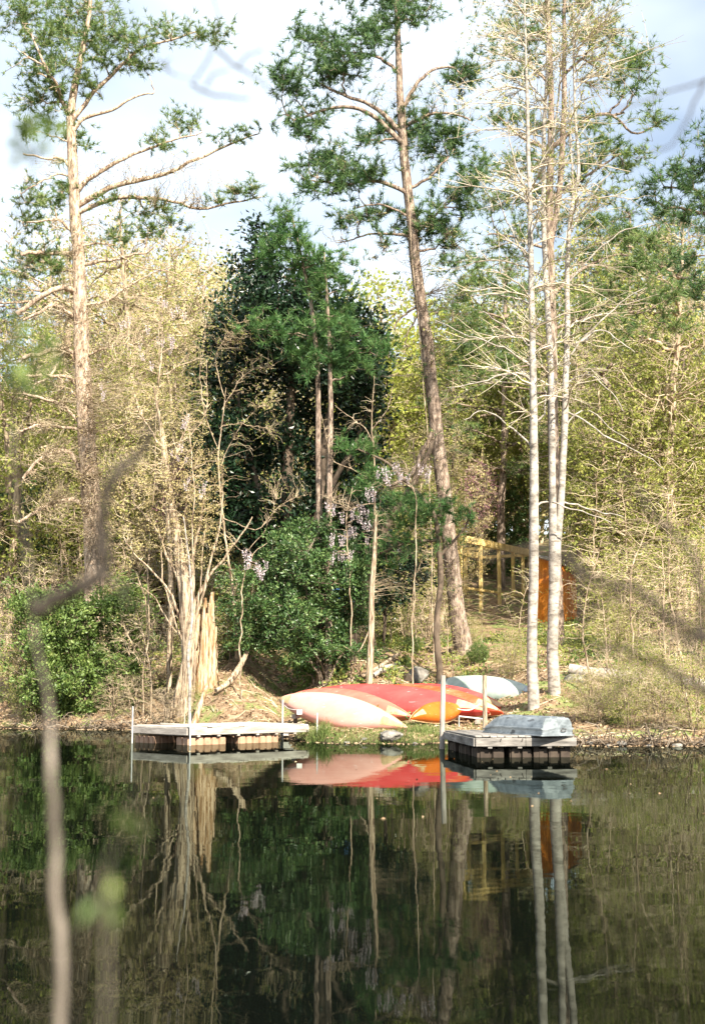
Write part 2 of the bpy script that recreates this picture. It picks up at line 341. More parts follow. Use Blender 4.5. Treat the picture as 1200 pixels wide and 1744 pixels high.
# ------------------------------------------------------------------ ground and water
xs = np.unique(np.r_[np.linspace(-400, -40, 19), np.linspace(-40, -16, 25), np.arange(-16, 16.01, .2), np.linspace(16, 40, 25), np.linspace(40, 400, 19)])
ys = np.unique(np.r_[np.linspace(-60, 0, 13), np.linspace(0, 32, 33), np.arange(32, 58, .2), np.linspace(58, 110, 53), np.linspace(110, 600, 30)])
X, Y = np.meshgrid(xs, ys); Z = ground(X, Y); V = np.stack([X, Y, Z], -1).reshape(-1, 3)
nx, ny = len(xs), len(ys); I = (np.arange(ny - 1)[:, None] * nx + np.arange(nx - 1)[None]).ravel()
m, nt, b, o = new_mat('forest_floor')
tc_ = nt.nodes.new('ShaderNodeTexCoord')
def nzn(sc, det=6, ro=.6):
    n = nt.nodes.new('ShaderNodeTexNoise'); n.inputs['Scale'].default_value = sc; n.inputs['Detail'].default_value = det; n.inputs['Roughness'].default_value = ro
    nt.links.new(tc_.outputs['Object'], n.inputs['Vector']); return n
n1 = nzn(3.5, 10, .7); r1 = ramp(nt, [(.07, .045, .03), (.25, .17, .105), (.44, .33, .22)], [.32, .48, .66]); nt.links.new(n1.outputs[0], r1.inputs[0])
n2 = nzn(.9, 6, .6); r2 = ramp(nt, [(0, 0, 0), (1, 1, 1)], [.5, .6]); nt.links.new(n2.outputs[0], r2.inputs[0])
n3 = nzn(8, 6, .7); r3 = ramp(nt, [(.07, .1, .03), (.2, .24, .08), (.34, .34, .15)], [.3, .5, .7]); nt.links.new(n3.outputs[0], r3.inputs[0])
mxc = nt.nodes.new('ShaderNodeMix'); mxc.data_type = 'RGBA'
nt.links.new(r2.outputs[0], mxc.inputs['Factor']); nt.links.new(r1.outputs[0], mxc.inputs['A']); nt.links.new(r3.outputs[0], mxc.inputs['B'])
# wet dark soil along the waterline
sx = nt.nodes.new('ShaderNodeSeparateXYZ'); nt.links.new(tc_.outputs['Object'], sx.inputs[0])
mr = nt.nodes.new('ShaderNodeMapRange'); mr.inputs['From Min'].default_value = .03; mr.inputs['From Max'].default_value = .17; nt.links.new(sx.outputs['Z'], mr.inputs['Value'])
mxw = nt.nodes.new('ShaderNodeMix'); mxw.data_type = 'RGBA'; mxw.inputs['A'].default_value = (.045, .033, .022, 1)
nt.links.new(mr.outputs[0], mxw.inputs['Factor']); nt.links.new(mxc.outputs['Result'], mxw.inputs['B']); nt.links.new(mxw.outputs['Result'], b.inputs['Base Color'])
bp = nt.nodes.new('ShaderNodeBump'); bp.inputs['Strength'].default_value = .9; bp.inputs['Distance'].default_value = .08
n4 = nzn(11, 8, .7); nt.links.new(n4.outputs[0], bp.inputs['Height']); nt.links.new(bp.outputs[0], b.inputs['Normal']); b.inputs['Roughness'].default_value = .95; b.inputs['Specular IOR Level'].default_value = .1
M['floor'] = m
obj('ground', [(V, np.stack([I, I + 1, I + nx + 1, I + nx], 1), 0, True)], ['floor'], kind='structure')

m, nt, b, o = new_mat('pond_water')
b.inputs['Base Color'].default_value = (.003, .004, .003, 1); b.inputs['Roughness'].default_value = .015; b.inputs['IOR'].default_value = 1.29
tc_ = nt.nodes.new('ShaderNodeTexCoord')
def wav(scale, sx_, sy_, det, dist):
    mp_ = nt.nodes.new('ShaderNodeMapping'); mp_.inputs['Scale'].default_value = (sx_, sy_, 1); nt.links.new(tc_.outputs['Object'], mp_.inputs[0])
    n = nt.nodes.new('ShaderNodeTexNoise'); n.inputs['Scale'].default_value = scale; n.inputs['Detail'].default_value = det; nt.links.new(mp_.outputs[0], n.inputs[0])
    bb = nt.nodes.new('ShaderNodeBump'); bb.inputs['Strength'].default_value = 1; bb.inputs['Distance'].default_value = dist; nt.links.new(n.outputs[0], bb.inputs['Height']); return bb
w1 = wav(1.0, .7, 1.0, 2, .0024); w2 = wav(6.5, .6, 1.0, 2, .0007)
pn = nt.nodes.new('ShaderNodeTexNoise'); pn.inputs['Scale'].default_value = .16; pn.inputs['Detail'].default_value = 2; nt.links.new(tc_.outputs['Object'], pn.inputs[0])
pm = nt.nodes.new('ShaderNodeMapRange'); pm.inputs['From Min'].default_value = .42; pm.inputs['From Max'].default_value = .62; pm.inputs['To Min'].default_value = .12; nt.links.new(pn.outputs[0], pm.inputs['Value']); nt.links.new(pm.outputs[0], w2.inputs['Strength'])
nt.links.new(w1.outputs[0], w2.inputs['Normal']); nt.links.new(w2.outputs[0], b.inputs['Normal'])
fr_ = nt.nodes.new('ShaderNodeFresnel'); fr_.inputs['IOR'].default_value = 1.30; gl = nt.nodes.new('ShaderNodeBsdfGlossy'); gl.inputs['Color'].default_value = (.44, .50, .46, 1); gl.inputs['Roughness'].default_value = .004
b.inputs['Specular IOR Level'].default_value = 0; ms = nt.nodes.new('ShaderNodeMixShader')
nt.links.new(w2.outputs['Normal'], fr_.inputs['Normal']); nt.links.new(w2.outputs['Normal'], gl.inputs['Normal']); nt.links.new(fr_.outputs[0], ms.inputs[0]); nt.links.new(b.outputs[0], ms.inputs[1]); nt.links.new(gl.outputs[0], ms.inputs[2]); nt.links.new(ms.outputs[0], o.inputs[0])
M['water'] = m
wx = np.linspace(-200, 200, 3); wy = np.array([-20, 20, 61.])
Vw = np.array([[x, y, 0] for y in wy for x in wx]); Fw = np.array([[j * 3 + i, j * 3 + i + 1, j * 3 + i + 4, j * 3 + i + 3] for j in range(2) for i in range(2)])
obj('pond_water', [(Vw, Fw, 0, False)], ['water'], kind='structure')

def box(a, b, bev=0.0):
    a = np.minimum(a, b) if False else np.array(a, float); b = np.array(b, float)
    V = np.array([[x, y, z] for x in (a[0], b[0]) for y in (a[1], b[1]) for z in (a[2], b[2])])
    F = np.array([[0, 1, 3, 2], [4, 6, 7, 5], [0, 4, 5, 1], [2, 3, 7, 6], [0, 2, 6, 4], [1, 5, 7, 3]])
    return V, F
def obox(c, ax, ay, az, hx, hy, hz):
    """box with its own axes and half sizes, corners nibbled so that edges catch light"""
    ax, ay, az = [np.asarray(v, float) / np.linalg.norm(v) for v in (ax, ay, az)]
    V, F = box((-1, -1, -1), (1, 1, 1)); return np.asarray(c) + V[:, :1] * hx * ax + V[:, 1:2] * hy * ay + V[:, 2:3] * hz * az, F
def bevel(o, w=.006, seg=1):
    m_ = o.modifiers.new('bevel', 'BEVEL'); m_.width = w; m_.segments = seg; return o
exec_later = []
# ------------------------------------------------------------------ buildings and the timber frame beyond the bank
def board_wall(parent, A, B, z0, z1, z1b, n, mat, name='board', th=.03, out=None):
    """vertical boards side by side from A to B; top runs from z1 to z1b"""
    A = np.array(A, float); B = np.array(B, float); d = (B - A); L = np.linalg.norm(d); e = d / L
    nn = np.array([e[1], -e[0]]) if out is None else np.array(out)
    w = L / n; rg = np.random.default_rng(int(L * 1000) % 997)
    for i in range(n):
        s = (i + .5) / n; c = A + d * s; top = z1 + (z1b - z1) * s; k = th * rg.uniform(.5, 1.0)
        V, F = obox((c[0] + nn[0] * k / 2, c[1] + nn[1] * k / 2, (z0 + top) / 2), (e[0], e[1], 0), (nn[0], nn[1], 0), (0, 0, 1), w * .47, k, (top - z0) / 2)
        base = np.array([c[0], c[1], z0]); pb = np.array(parent.location)
        obj(name, [(V - pb, F, 0, False)], [mat], parent)
def prism(parent, name, c, ax, ay, az, hx, hy, hz, mat, bev=0):
    V, F = obox(c, ax, ay, az, hx, hy, hz); pb = np.array(parent.location)
    o = obj(name, [(V - pb, F, 0, False)], [mat], parent)
    if bev: bevel(o, bev)
    return o
# orange clad shed behind the poplars
sa, sb_, sc_ = P(914, 1055, 66), P(957, 1055, 65.2), P(981, 1055, 66.6)
gz = float(ground(sb_[0], sb_[1])) - .1
shed = thing('garden_shed', 'small orange board-clad shed behind the twin pale trunks', 'shed', (sb_[0], sb_[1], gz))
z_t = P(957, 962, 65.2)[2]; z_l = P(914, 948, 66)[2]; z_r = P(981, 985, 66.6)[2]
board_wall(shed, sa[:2], sb_[:2], gz, z_l, z_t, 9, 'orange_clad')
board_wall(shed, sb_[:2], sc_[:2], gz, z_t, z_r, 6, 'orange_clad')
bk = sa[:2] + (sc_ - sb_)[:2]
board_wall(shed, sc_[:2], bk, gz, z_r, z_l, 8, 'orange_clad')
board_wall(shed, bk, sa[:2], gz, z_l, z_l, 6, 'orange_clad')
Vr = np.array([[*(sa[:2] + (-.2, -.15)), z_l + .04], [*(sb_[:2] + (.0, -.25)), z_t + .04], [*(sc_[:2] + (.25, -.05)), z_r + .04], [*(bk + (0, .2)), z_l + .04]])
Vr = np.vstack([Vr, Vr + (0, 0, .09)]); pb = np.array(shed.location)
obj('roof', [(Vr - pb, np.array([[0, 3, 2, 1], [4, 5, 6, 7], [0, 1, 5, 4], [1, 2, 6, 5], [2, 3, 7, 6], [3, 0, 4, 7]]), 0, False)], ['roof_grey'], shed)

# raw lumber frame
fa, fb = P(783, 1050, 68), P(906, 1050, 76)
gz = float(ground(fa[0], fa[1])) - .1; ztop = P(783, 922, 68)[2]; zmid = P(800, 1003, 69)[2]
fr = thing('timber_frame', 'open frame of raw yellow lumber posts and beams up the slope', 'frame', (fa[0], fa[1], gz))
d = (fb - fa)[:2]; e = d / np.linalg.norm(d); nb = np.array([-e[1], e[0]])
L = np.linalg.norm(d)
for row, off in ((0, 0.0), (1, 3.2)):
    for s in ([0, .27, .52, .72, .87, 1.0] if row == 0 else [.1, .36, .6, .8, 1.0]):
        c = fa[:2] + d * s + nb * off; zz = min(float(ground(c[0], c[1])) - .1, zmid - .3)
        k = .11 if s in (0, 1.0) else .075
        prism(fr, 'post', (c[0], c[1], (zz + ztop) / 2), (*e, 0), (*nb, 0), (0, 0, 1), k, k, (ztop - zz) / 2, 'lumber')
    c = fa[:2] + d * .5 + nb * (off - .002)
    prism(fr, 'top_beam', (c[0], c[1], ztop + .17), (*e, 0), (*nb, 0), (0, 0, 1), L / 2 + .2, .1, .17, 'lumber')
    prism(fr, 'rail', (c[0] - nb[0] * .13, c[1] - nb[1] * .13, zmid), (*e, 0), (*nb, 0), (0, 0, 1), L / 2 * .98, .03, .06, 'lumber')
for s in (0, .5, 1):
    c = fa[:2] + d * s + nb * 1.6
    prism(fr, 'cross_beam', (c[0], c[1], ztop + .08), (*nb, 0), (*e, 0), (0, 0, 1), 1.5, .06, .08, 'lumber')
# short railing to the left of the frame
ra = P(706, 985, 70)
rl = thing('deck_railing', 'short piece of yellow lumber railing left of the dark pine trunk', 'railing', (ra[0], ra[1], float(ground(ra[0], ra[1]))))
rb = P(748, 985, 71)
for s in (0, .45, .8):
    c = ra[:2] + (rb - ra)[:2] * s; z1 = P(728, 948 if s == .45 else 955, 70.4)[2]; z0 = float(ground(*c)) - .1
    prism(rl, 'post', (c[0], c[1], (z0 + z1) / 2), (1, 0, 0), (0, 1, 0), (0, 0, 1), .13 if s == .45 else .06, .08, (z1 - z0) / 2, 'lumber')
c = (ra + rb) / 2; dd_ = (rb - ra)[:2]; hl = np.linalg.norm(dd_) / 2; ee = dd_ / (2 * hl)
prism(rl, 'rail', (c[0], c[1] - .12, P(728, 984, 70.5)[2]), (*ee, 0), (-ee[1], ee[0], 0), (0, 0, 1), hl, .03, .06, 'lumber')

# brown cabin at the left, mostly hidden by brush
ca, cb = P(206, 1060, 63), P(396, 1060, 66)
gz = float(ground(ca[0], ca[1])) - .2
cab = thing('cabin', 'low dark brown cabin with a pale grey roof edge behind the fluted trunk', 'cabin', (ca[0], ca[1], gz))
zt = P(240, 992, 63)[2]
board_wall(cab, ca[:2], cb[:2], gz, zt, zt, 26, 'brown_clad')
dd_ = (cb - ca)[:2]; Lc = np.linalg.norm(dd_); ee = dd_ / Lc; nn = np.array([-ee[1], ee[0]])
board_wall(cab, cb[:2], cb[:2] + nn * 5, gz, zt, zt, 8, 'brown_clad'); board_wall(cab, ca[:2] + nn * 5, ca[:2], gz, zt, zt, 8, 'brown_clad')
c = ca[:2] + dd_ * .5 + nn * 2.3
pr = np.array([[s * (Lc / 2 + .5), y, z] for s in (-1, 1) for y, z in ((-3.0, 0), (2.5, 1.5), (6.0, 0), (6.0, .12), (2.5, 1.62), (-3.0, .12))])
Vr = np.array([(*(ca[:2] + dd_ * .5 + ee * p[0] + nn * p[1] * .9), zt + .02 + p[2]) for p in pr]) - np.array(cab.location)
obj('roof', [(Vr, np.array([[0, 1, 7, 6], [1, 2, 8, 7], [2, 3, 9, 8], [3, 4, 10, 9], [4, 5, 11, 10], [5, 0, 6, 11]]), 0, False),
             (Vr, np.array([[0, 5, 4, 1], [1, 4, 3, 2], [6, 7, 10, 11], [7, 8, 9, 10]]), 0, False)], ['roof_grey'], cab)
for s in (.18, .45, .82):
    c = ca[:2] + dd_ * s - nn * .08
    w = prism(cab, 'window', (c[0], c[1], gz + 1.75), (*ee, 0), (*nn, 0), (0, 0, 1), .5, .05, .5, 'orange_clad')
    V, F = obox((c[0] - nn[0] * .06, c[1] - nn[1] * .06, gz + 1.75), (*ee, 0), (*nn, 0), (0, 0, 1), .4, .015, .4)
    obj('pane', [(V - np.array(cab.location), F, 0, False)], ['glass'], w)
# blue tarp scrap seen through the bush
tp = P(585, 1012, 58)
tv = []
for i in range(9):
    for j in range(7): tv.append((tp[0] - .55 + i * .14, tp[1] + .15 * sin(i * .9) + .1 * j * .5, tp[2] - .35 + j * .11 + .04 * sin(i * 1.3)))
tv = np.array(tv); tf = np.array([[i * 7 + j, (i + 1) * 7 + j, (i + 1) * 7 + j + 1, i * 7 + j + 1] for i in range(8) for j in range(6)])
t = thing('tarp', 'scrap of blue tarpaulin hanging on poles behind the holly bush', 'tarp', (tp[0], tp[1], float(ground(tp[0], tp[1]))))
pb = np.array(t.location); o = obj('sheet', [(tv - pb, tf, 0, True)], ['blue_tarp'], t); md = o.modifiers.new('thick', 'SOLIDIFY'); md.thickness = .01
for i in (0, 8):
    a = tv[i * 7 + 6]; obj('pole', [(V - pb, F, k, s_) for V, F, k, s_ in stem_mesh([(a[0], a[1], pb[2] - .1), (a[0], a[1], a[2] + .1)], [.03, .03], 6)], ['dark_bark'], t)

# ------------------------------------------------------------------ docks
def float_block(parent, O, e1, e2, s0, s1, t0, t1, z0, z1, mat, per=.235, dep=.055):
    def side(a, b, n):
        pts = []; L = np.linalg.norm(b - a); k = max(2, int(round(L / per))); e = (b - a) / L
        for i in range(k):
            for f, h in ((.04, 0), (.16, dep), (.84, dep), (.96, 0)): pts.append(a + e * L * (i + f) / k + n * (h - dep))
        return pts
    c = [O + e1 * s + e2 * t for s, t in ((s0, t0), (s1, t0), (s1, t1), (s0, t1))]
    pts = side(c[0], c[1], -e2) + side(c[1], c[2], e1) + side(c[2], c[3], e2) + side(c[3], c[0], -e1)
    n = len(pts); cen = (c[0] + c[2]) / 2
    rows = [(z0, 1), (z1 - .03, 1), (z1, .96)]
    V = np.array([[*(cen + (p - cen) * k), z] for z, k in rows for p in pts] + [[*cen, z1]])
    F4 = np.array([[r * n + i, r * n + (i + 1) % n, (r + 1) * n + (i + 1) % n, (r + 1) * n + i] for r in range(2) for i in range(n)])
    F3 = np.array([[2 * n + i, 2 * n + (i + 1) % n, 3 * n] for i in range(n)])
    pb = np.array(parent.location)
    return obj('float_block', [(V - pb, F4, 0, False), (V - pb, F3, 0, False)], [mat], parent)
def dock(name, label, O, e1, e2, L1, L2, top, board, fascia, fl, floats, board_along=1, fas_h=.17):
    O = np.array(O, float); e1 = np.array(e1) / np.linalg.norm(e1); e2 = np.array([-e1[1], e1[0]])
    t = thing(name, label, 'dock', (O[0], O[1], 0)); pb = np.array(t.location)
    rg = np.random.default_rng(int(L1 * 100))
    n = int(L1 / .142); w = L1 / n; first = None
    for i in range(n):                                   # deck boards, running front to back
        c = O + e1 * (i + .5) * w + e2 * (L2 / 2 + rg.uniform(-.012, .012))
        if first is None or i % 7 == 0:
            V, F = obox((0, 0, 0), (*e1, 0), (*e2, 0), (0, 0, 1), w / 2 - .004, L2 / 2 + .01, .018)
            first = mesh_of('board', [(V, F, 0, False)], [board])
        o = link('deck_board', first, t, (c[0] - pb[0], c[1] - pb[1], top - .018 + rg.uniform(-.008, .006))); o.rotation_euler = (rg.normal() * .004, rg.normal() * .012, rg.normal() * .004); bevel(o, .004)
    def fas(a, b, nn, m):
        d_ = b - a; Lf = np.linalg.norm(d_); e_ = d_ / Lf
        for i in range(m):
            c = a + d_ * (i + .5) / m + nn * .021
            V, F = obox((c[0], c[1], top - .038 - fas_h / 2 + rg.uniform(-.003, .003)), (*e_, 0), (*nn, 0), (0, 0, 1), Lf / m / 2 - .003, .019, fas_h / 2)
            bevel(obj('fascia_board', [(V - pb, F, 0, False)], [fascia], t), .005)
    A, B, Cc, Dd = O, O + e1 * L1, O + e1 * L1 + e2 * L2, O + e2 * L2
    fas(A, B, -e2, 2); fas(Dd, A, -e1, 2 if L2 > 3 else 1); fas(B, Cc, e1, 1); fas(Cc, Dd, e2, 2)
    for k in range(max(3, int(L1 / .62))):               # joists show their ends under the fascia
        c = O + e1 * (.3 + k * .62) + e2 * (L2 / 2)
        if .3 + k * .62 > L1 - .1: break
        V, F = obox((c[0], c[1], top - .038 - fas_h - .012), (*e1, 0), (*e2, 0), (0, 0, 1), .045, L2 / 2 + .03, .028)
        obj('joist', [(V - pb, F, 0, False)], [fascia], t)
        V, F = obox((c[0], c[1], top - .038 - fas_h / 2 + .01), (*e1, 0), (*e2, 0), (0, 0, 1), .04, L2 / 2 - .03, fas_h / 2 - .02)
        obj('joist', [(V - pb, F, 0, False)], ['shaded_wood'], t)
    for s0, s1, t0, t1 in floats: float_block(t, O, e1, e2, s0, s1, t0, t1, -.15, top - .1 - fas_h, fl)
    return t
O1 = np.array([-4.04, 34.0]); e1 = np.array([.74, .672])
dk = dock('floating_dock', 'sun-bleached plank dock on brown ribbed floats at left', O1, e1, None, 3.87, 2.5, .45, 'deck_wood', 'fascia_wood', 'float_plastic',
          [(.05, 1.22, .05, .62), (1.62, 2.92, .05, .62), (.05, 1.22, 1.6, 2.45), (1.62, 2.92, 1.6, 2.45)])
O2 = np.array([2.515, 28.3]); e1b = np.array([.995, .1])
dk2 = dock('floating_dock', 'dark weathered plank dock, its wood toned for shade, carrying the upturned boat at right', O2, e1b, None, 2.08, 3.75, .44, 'shaded_deck_wood', 'shaded_deck_wood', 'shaded_wood',
           [(.08, .62, .1, .9), (.62 + .12, 1.2, .1, .9), (1.32, 2.0, .1, .9), (.08, .8, 1.5, 2.4), (.08, .8, 2.8, 3.6), (1.2, 2.0, 1.5, 3.6)])
pb = np.array(dk2.location); e1n = e1b / np.linalg.norm(e1b); e2n = np.array([-e1n[1], e1n[0]])
for s, t_ in ((.02, .02), (.02, .9), (.02, 1.75), (.02, 2.6), (.02, 3.5), (.55, .0), (.85, 0), (1.3, 0), (1.62, 0), (2.0, 0)):
    c = O2 + e1n * min(max(s, .12), 1.95) + e2n * (t_ + .16)
    V, F = obox((c[0], c[1], -.1), (*e1n, 0), (*e2n, 0), (0, 0, 1), .06, .05, .33)
    obj('leg', [(V - pb, F, 0, False)], ['shaded_wood'], dk2)  # legs take the dark tone that paints under-deck shade
for k, (s, hgt) in enumerate(((.52, .07), (1.02, .07))):   # short dark brackets on the front board
    c = O2 + e1n * (s * .9 + .05) - e2n * .045
    V, F = obox((c[0], c[1], .36), (*e1n, 0), (*e2n, 0), (.35, 0, 1), .012, .008, .03); obj('bracket', [(V - pb, F, 0, False)], ['dark_gunwale'], dk2)

def pole(name, label, px, D, ytop, r, mat, zb=-.6, tilt=0, cat='pole', cap=None):
    a = P(px, 1200, D); top = P(px + tilt, ytop, D); zb = min(zb, float(ground(a[0], a[1])) - .3)
    b = (a[0], a[1], zb); t = thing(name, label, cat, b)
    pts = np.array([(0, 0, 0), (top[0] * .5 + b[0] * .5 - b[0], 0.0, (top[2] - b[2]) / 2), (top[0] - b[0], 0, top[2] - b[2])])
    obj('shaft', stem_mesh(pts, [r, r * .97, r * .93], 10, 9), [mat], t)
    if cap: obj('cap', stem_mesh([pts[-1] + (0, 0, .002), pts[-1] + (0, 0, .05)], [r * 1.5, r * 1.4], 10, 3), [cap], t)
    return t
pole('metal_pole', 'thin pale metal pole at the left end of the bleached dock', 226.5, 35.2, 1203, .021, 'galv')
pole('metal_pole', 'thin metal pole at the front corner of the bleached dock', 324.5, 33.9, 1215, .020, 'galv')
pole('metal_pole', 'short white pole on the dock beside the tip of the pink canoe', 481.5, 37.4, 1192, .026, 'galv')
pole('metal_pole', 'short grey pole in front of the pink canoe', 540, 36.0, 1214, .022, 'galv')
pole('wooden_pole', 'weathered wooden pole at the left corner of the dark dock', 750, 32.2, 1150, .065, 'post_grey', tilt=4)
pole('wooden_pole', 'tan wooden pole behind the dark dock, before the canoe tips', 824.5, 34.6, 1150, .062, 'tan_wood')

# ------------------------------------------------------------------ canoes
def canoe(label, A, B, elev, beam, depth, hull, gun='gunwale', plate='gunwale', group='canoes stored on the bank', rise=.14, crown_=0.0):
    A = np.array(A, float); B = np.array(B, float); L = np.linalg.norm(B - A); ex = (B - A) / L
    down = np.array([0, -cos(radians(elev)), sin(radians(elev))])          # where the hull bottom looks
    ez = -(down - ex * down.dot(ex)); ez /= np.linalg.norm(ez); ey = np.cross(ez, ex)
    ns, nc = 33, 17
    S = np.sin(np.linspace(-1, 1, ns) * pi / 2)
    w = beam / 2 * (1 - np.abs(S) ** 2.0) ** .95 + .01
    zg = rise * np.abs(S) ** 3 + depth; zk = depth * .9 * np.abs(S) ** 7 + .05 * S ** 2
    tip = zg[0]
    th = np.linspace(-pi / 2, pi / 2, nc)
    Y_ = w[:, None] * (np.sign(np.sin(th)) * np.abs(np.sin(th)) ** .72)[None]; Z_ = zg[:, None] - (zg - zk)[:, None] * (np.abs(np.cos(th)) ** .62)[None]
    X_ = (S * L / 2)[:, None] + 0 * Y_
    Mid = (A + B) / 2 - ez * tip
    W = lambda x, y, z: Mid + x[..., None] * ex + y[..., None] * ey + z[..., None] * ez
    V = W(X_, Y_, Z_).reshape(-1, 3)
    F = np.array([[i * nc + j, i * nc + j + 1, (i + 1) * nc + j + 1, (i + 1) * nc + j] for i in range(ns - 1) for j in range(nc - 1)])
    base = (A + B) / 2; base[2] = float(ground(base[0], base[1])); t = thing('canoe', label, 'canoe', base, group)
    o = obj('hull', [(V - base, F, 0, True)], [hull], t); md = o.modifiers.new('shell', 'SOLIDIFY'); md.thickness = .012; md.offset = 0
    for sgn in (-1, 1):
        g = W(S * L / 2, sgn * (w + .004), zg + .004); obj('gunwale', [(v - base, f, k, q) for v, f, k, q in stem_mesh(g, [.017, .017], 6, 40)], [gun], t)
        i0 = ns - 1 if sgn > 0 else 0; ids = range(ns - 8, ns) if sgn > 0 else range(8)
        ring = [W(np.array(S[i] * L / 2), np.array(y * (w[i] - .002)), np.array(zg[i] + .012 + .03 * (1 - abs(y)))) for i in ids for y in (-1, 0, 1)]
        Fp = np.array([[i * 3 + j, i * 3 + j + 1, i * 3 + j + 4, i * 3 + j + 3] for i in range(7) for j in range(2)])
        op = obj('deck_plate', [(np.array(ring) - base, Fp, 0, True)], [plate], t); md = op.modifiers.new('thick', 'SOLIDIFY'); md.thickness = .01
    G3 = W(X_, Y_, Z_); out = nrm(np.cross(np.gradient(G3, axis=0), np.gradient(G3, axis=1)) + 1e-9); out *= np.sign((out * (G3 - W(X_ * .9, Y_ * 0, Z_ * 0 + depth + .3))).sum(-1, keepdims=True))
    for i0 in (3, 24):                                     # tan skid plates on both stems
        q_ = (G3 + out * .011)[i0:i0 + 6, nc // 2 - 2:nc // 2 + 3]; f_ = np.array([[i * 5 + j, i * 5 + j + 1, (i + 1) * 5 + j + 1, (i + 1) * 5 + j] for i in range(5) for j in range(4)])
        obj('skid_plate', [(q_.reshape(-1, 3) - base, f_, 0, True)], [plate], t)
    for s in (-.35, 0, .35):
        k = np.interp(s, S, w); a, b = W(np.array(s * L / 2), np.array(-k), np.array(depth - .02)), W(np.array(s * L / 2), np.array(k), np.array(depth - .02))
        obj('thwart', [(v - base, f, q, z) for v, f, q, z in stem_mesh([a, b], [.018, .018], 6, 4)], [gun], t)
    return t
canoe('faded pink canoe lying on its side nearest the water', P(478, 1194, 39.6), P(697, 1243, 37.0), 12, .95, .38, 'pink_hull')
canoe('salmon red canoe directly behind the faded pink one', P(497, 1190, 41.0), P(703, 1223, 38.6), 14, .92, .38, 'salmon_hull')
canoe('long bright red canoe with white rope, longest of the row', P(520, 1188, 42.0), P(834, 1216, 39.4), 26, 1.0, .42, 'red_hull')
canoe('orange red canoe with a pale spot at its right tip', P(628, 1186, 43.0), P(857, 1217, 39.9), 30, .92, .38, 'orange_red_hull')
canoe('red canoe at the back whose right tip sticks out farthest', P(660, 1184, 43.6), P(867, 1213, 40.6), 30, .9, .36, 'red_hull', gun='dark_gunwale')
canoe('small orange yellow canoe lying end-on before the red ones', P(698, 1225, 37.4), P(781, 1213, 39.8), 22, .62, .26, 'orange_hull', rise=.08)
canoe('large pale grey green canoe at the right end of the row', P(745, 1177, 43.9), P(930, 1199, 41.2), 38, 1.0, .46, 'green_canoe', gun='dark_gunwale', plate='alu')
# racks that the canoes lean on
def rack(label, p, q, h):
    p = np.array(p, float); q = np.array(q, float); z0 = float(ground(p[0], p[1]))
    t = thing('canoe_rack', label, 'rack', (p[0], p[1], z0), 'low timber racks under the canoes'); e_ = (q - p)[:2]; Lr = np.linalg.norm(e_); e_ /= Lr; n_ = np.array([-e_[1], e_[0]])
    c = (p + q) / 2
    prism(t, 'rail', (c[0], c[1], z0 + h), (*e_, 0), (*n_, 0), (0, 0, 1), Lr / 2, .06, .06, 'post_grey')
    for s in (.06, .5, .94):
        c = p[:2] + e_ * Lr * s; zz = float(ground(*c)) - .15
        prism(t, 'post', (c[0], c[1], (zz + z0 + h - .06) / 2), (*e_, 0), (*n_, 0), (0, 0, 1), .06, .05, (z0 + h - .06 - zz) / 2, 'dark_bark')
rack('low timber rack under the left tips of the canoes', P(500, 1215, 38.9), P(545, 1200, 44.5), .32)
rack('low timber rack under the right tips of the red canoes', P(812, 1222, 39.0), P(835, 1205, 44.5), .10)
pp_ = P(800, 1224, 38.6); t = thing('metal_rail', 'thin pale metal rail lying under the orange and red tips', 'rail', (pp_[0], pp_[1], pp_[2]))
a, b_ = P(781, 1220, 38.2) , P(826, 1225, 38.2); obj('tube', [(v - pp_, f, k, q) for v, f, k, q in stem_mesh([a, b_], [.022, .022], 8, 4)], ['galv'], t)
for k_, q_ in enumerate((a, b_)):
    obj('foot', [(v - pp_, f, k, q) for v, f, k, q in stem_mesh([q_, (q_[0], q_[1] + .05, float(ground(q_[0], q_[1])) - .1)], [.02, .02], 6, 3)], ['galv'], t)
# concrete block and tag under the pink canoe
c = P(490, 1226, 38.2); c[2] = float(ground(c[0], c[1])) + .09
t = thing('concrete_block', 'pale concrete block on the bank under the pink canoe tip', 'block', (c[0], c[1], c[2] - .1)); pb = np.array(t.location)
V, F = obox(c, (.9, .4, 0), (-.4, .9, 0), (0, 0, 1), .19, .09, .095); bevel(obj('block', [(V - pb, F, 0, False)], ['concrete'], t), .012)
for s in (-1, 1):
    V, F = obox(c + np.array([.9 * .09 * s, .4 * .09 * s, .09]), (.9, .4, 0), (-.4, .9, 0), (0, 0, 1), .06, .05, .008); obj('core_shade', [(V - pb, F, 0, False)], ['shaded_wood'], t)  # dark plates on top paint the shade inside the block's cores
c = P(510, 1213, 38.15)
t = thing('label_tag', 'small white tag hanging from a cord on the pink canoe', 'tag', c)
V, F = obox((0, 0, 0), (1, 0, .05), (0, 1, 0), (0, 0, 1), .075, .008, .062); bevel(obj('card', [(V, F, 0, False)], ['white_tag'], t), .004)
a = P(480, 1197, 39.3); m_ = P(492, 1207, 38.6); obj('cord', [(v - c, f, k, q) for v, f, k, q in stem_mesh([a, m_, c + np.array([-.02, .0, .06])], [.009, .009], 5, 12)], ['rope'], t)
a, m1, m2, b_ = P(762, 1196, 39.2), P(778, 1207, 39.1), P(800, 1209, 39.1), P(817, 1199, 39.3)
t = thing('rope', 'white rope hanging in a loop on the bright red canoe', 'rope', m1)
obj('loop', [(v - m1, f, k, q) for v, f, k, q in stem_mesh([a, m1, m2, b_], [.014, .014], 6, 30)], ['rope'], t)
t = thing('pale_cap', 'small pale cap on the tip of the orange red canoe', 'cap', P(853, 1214, 40.9))
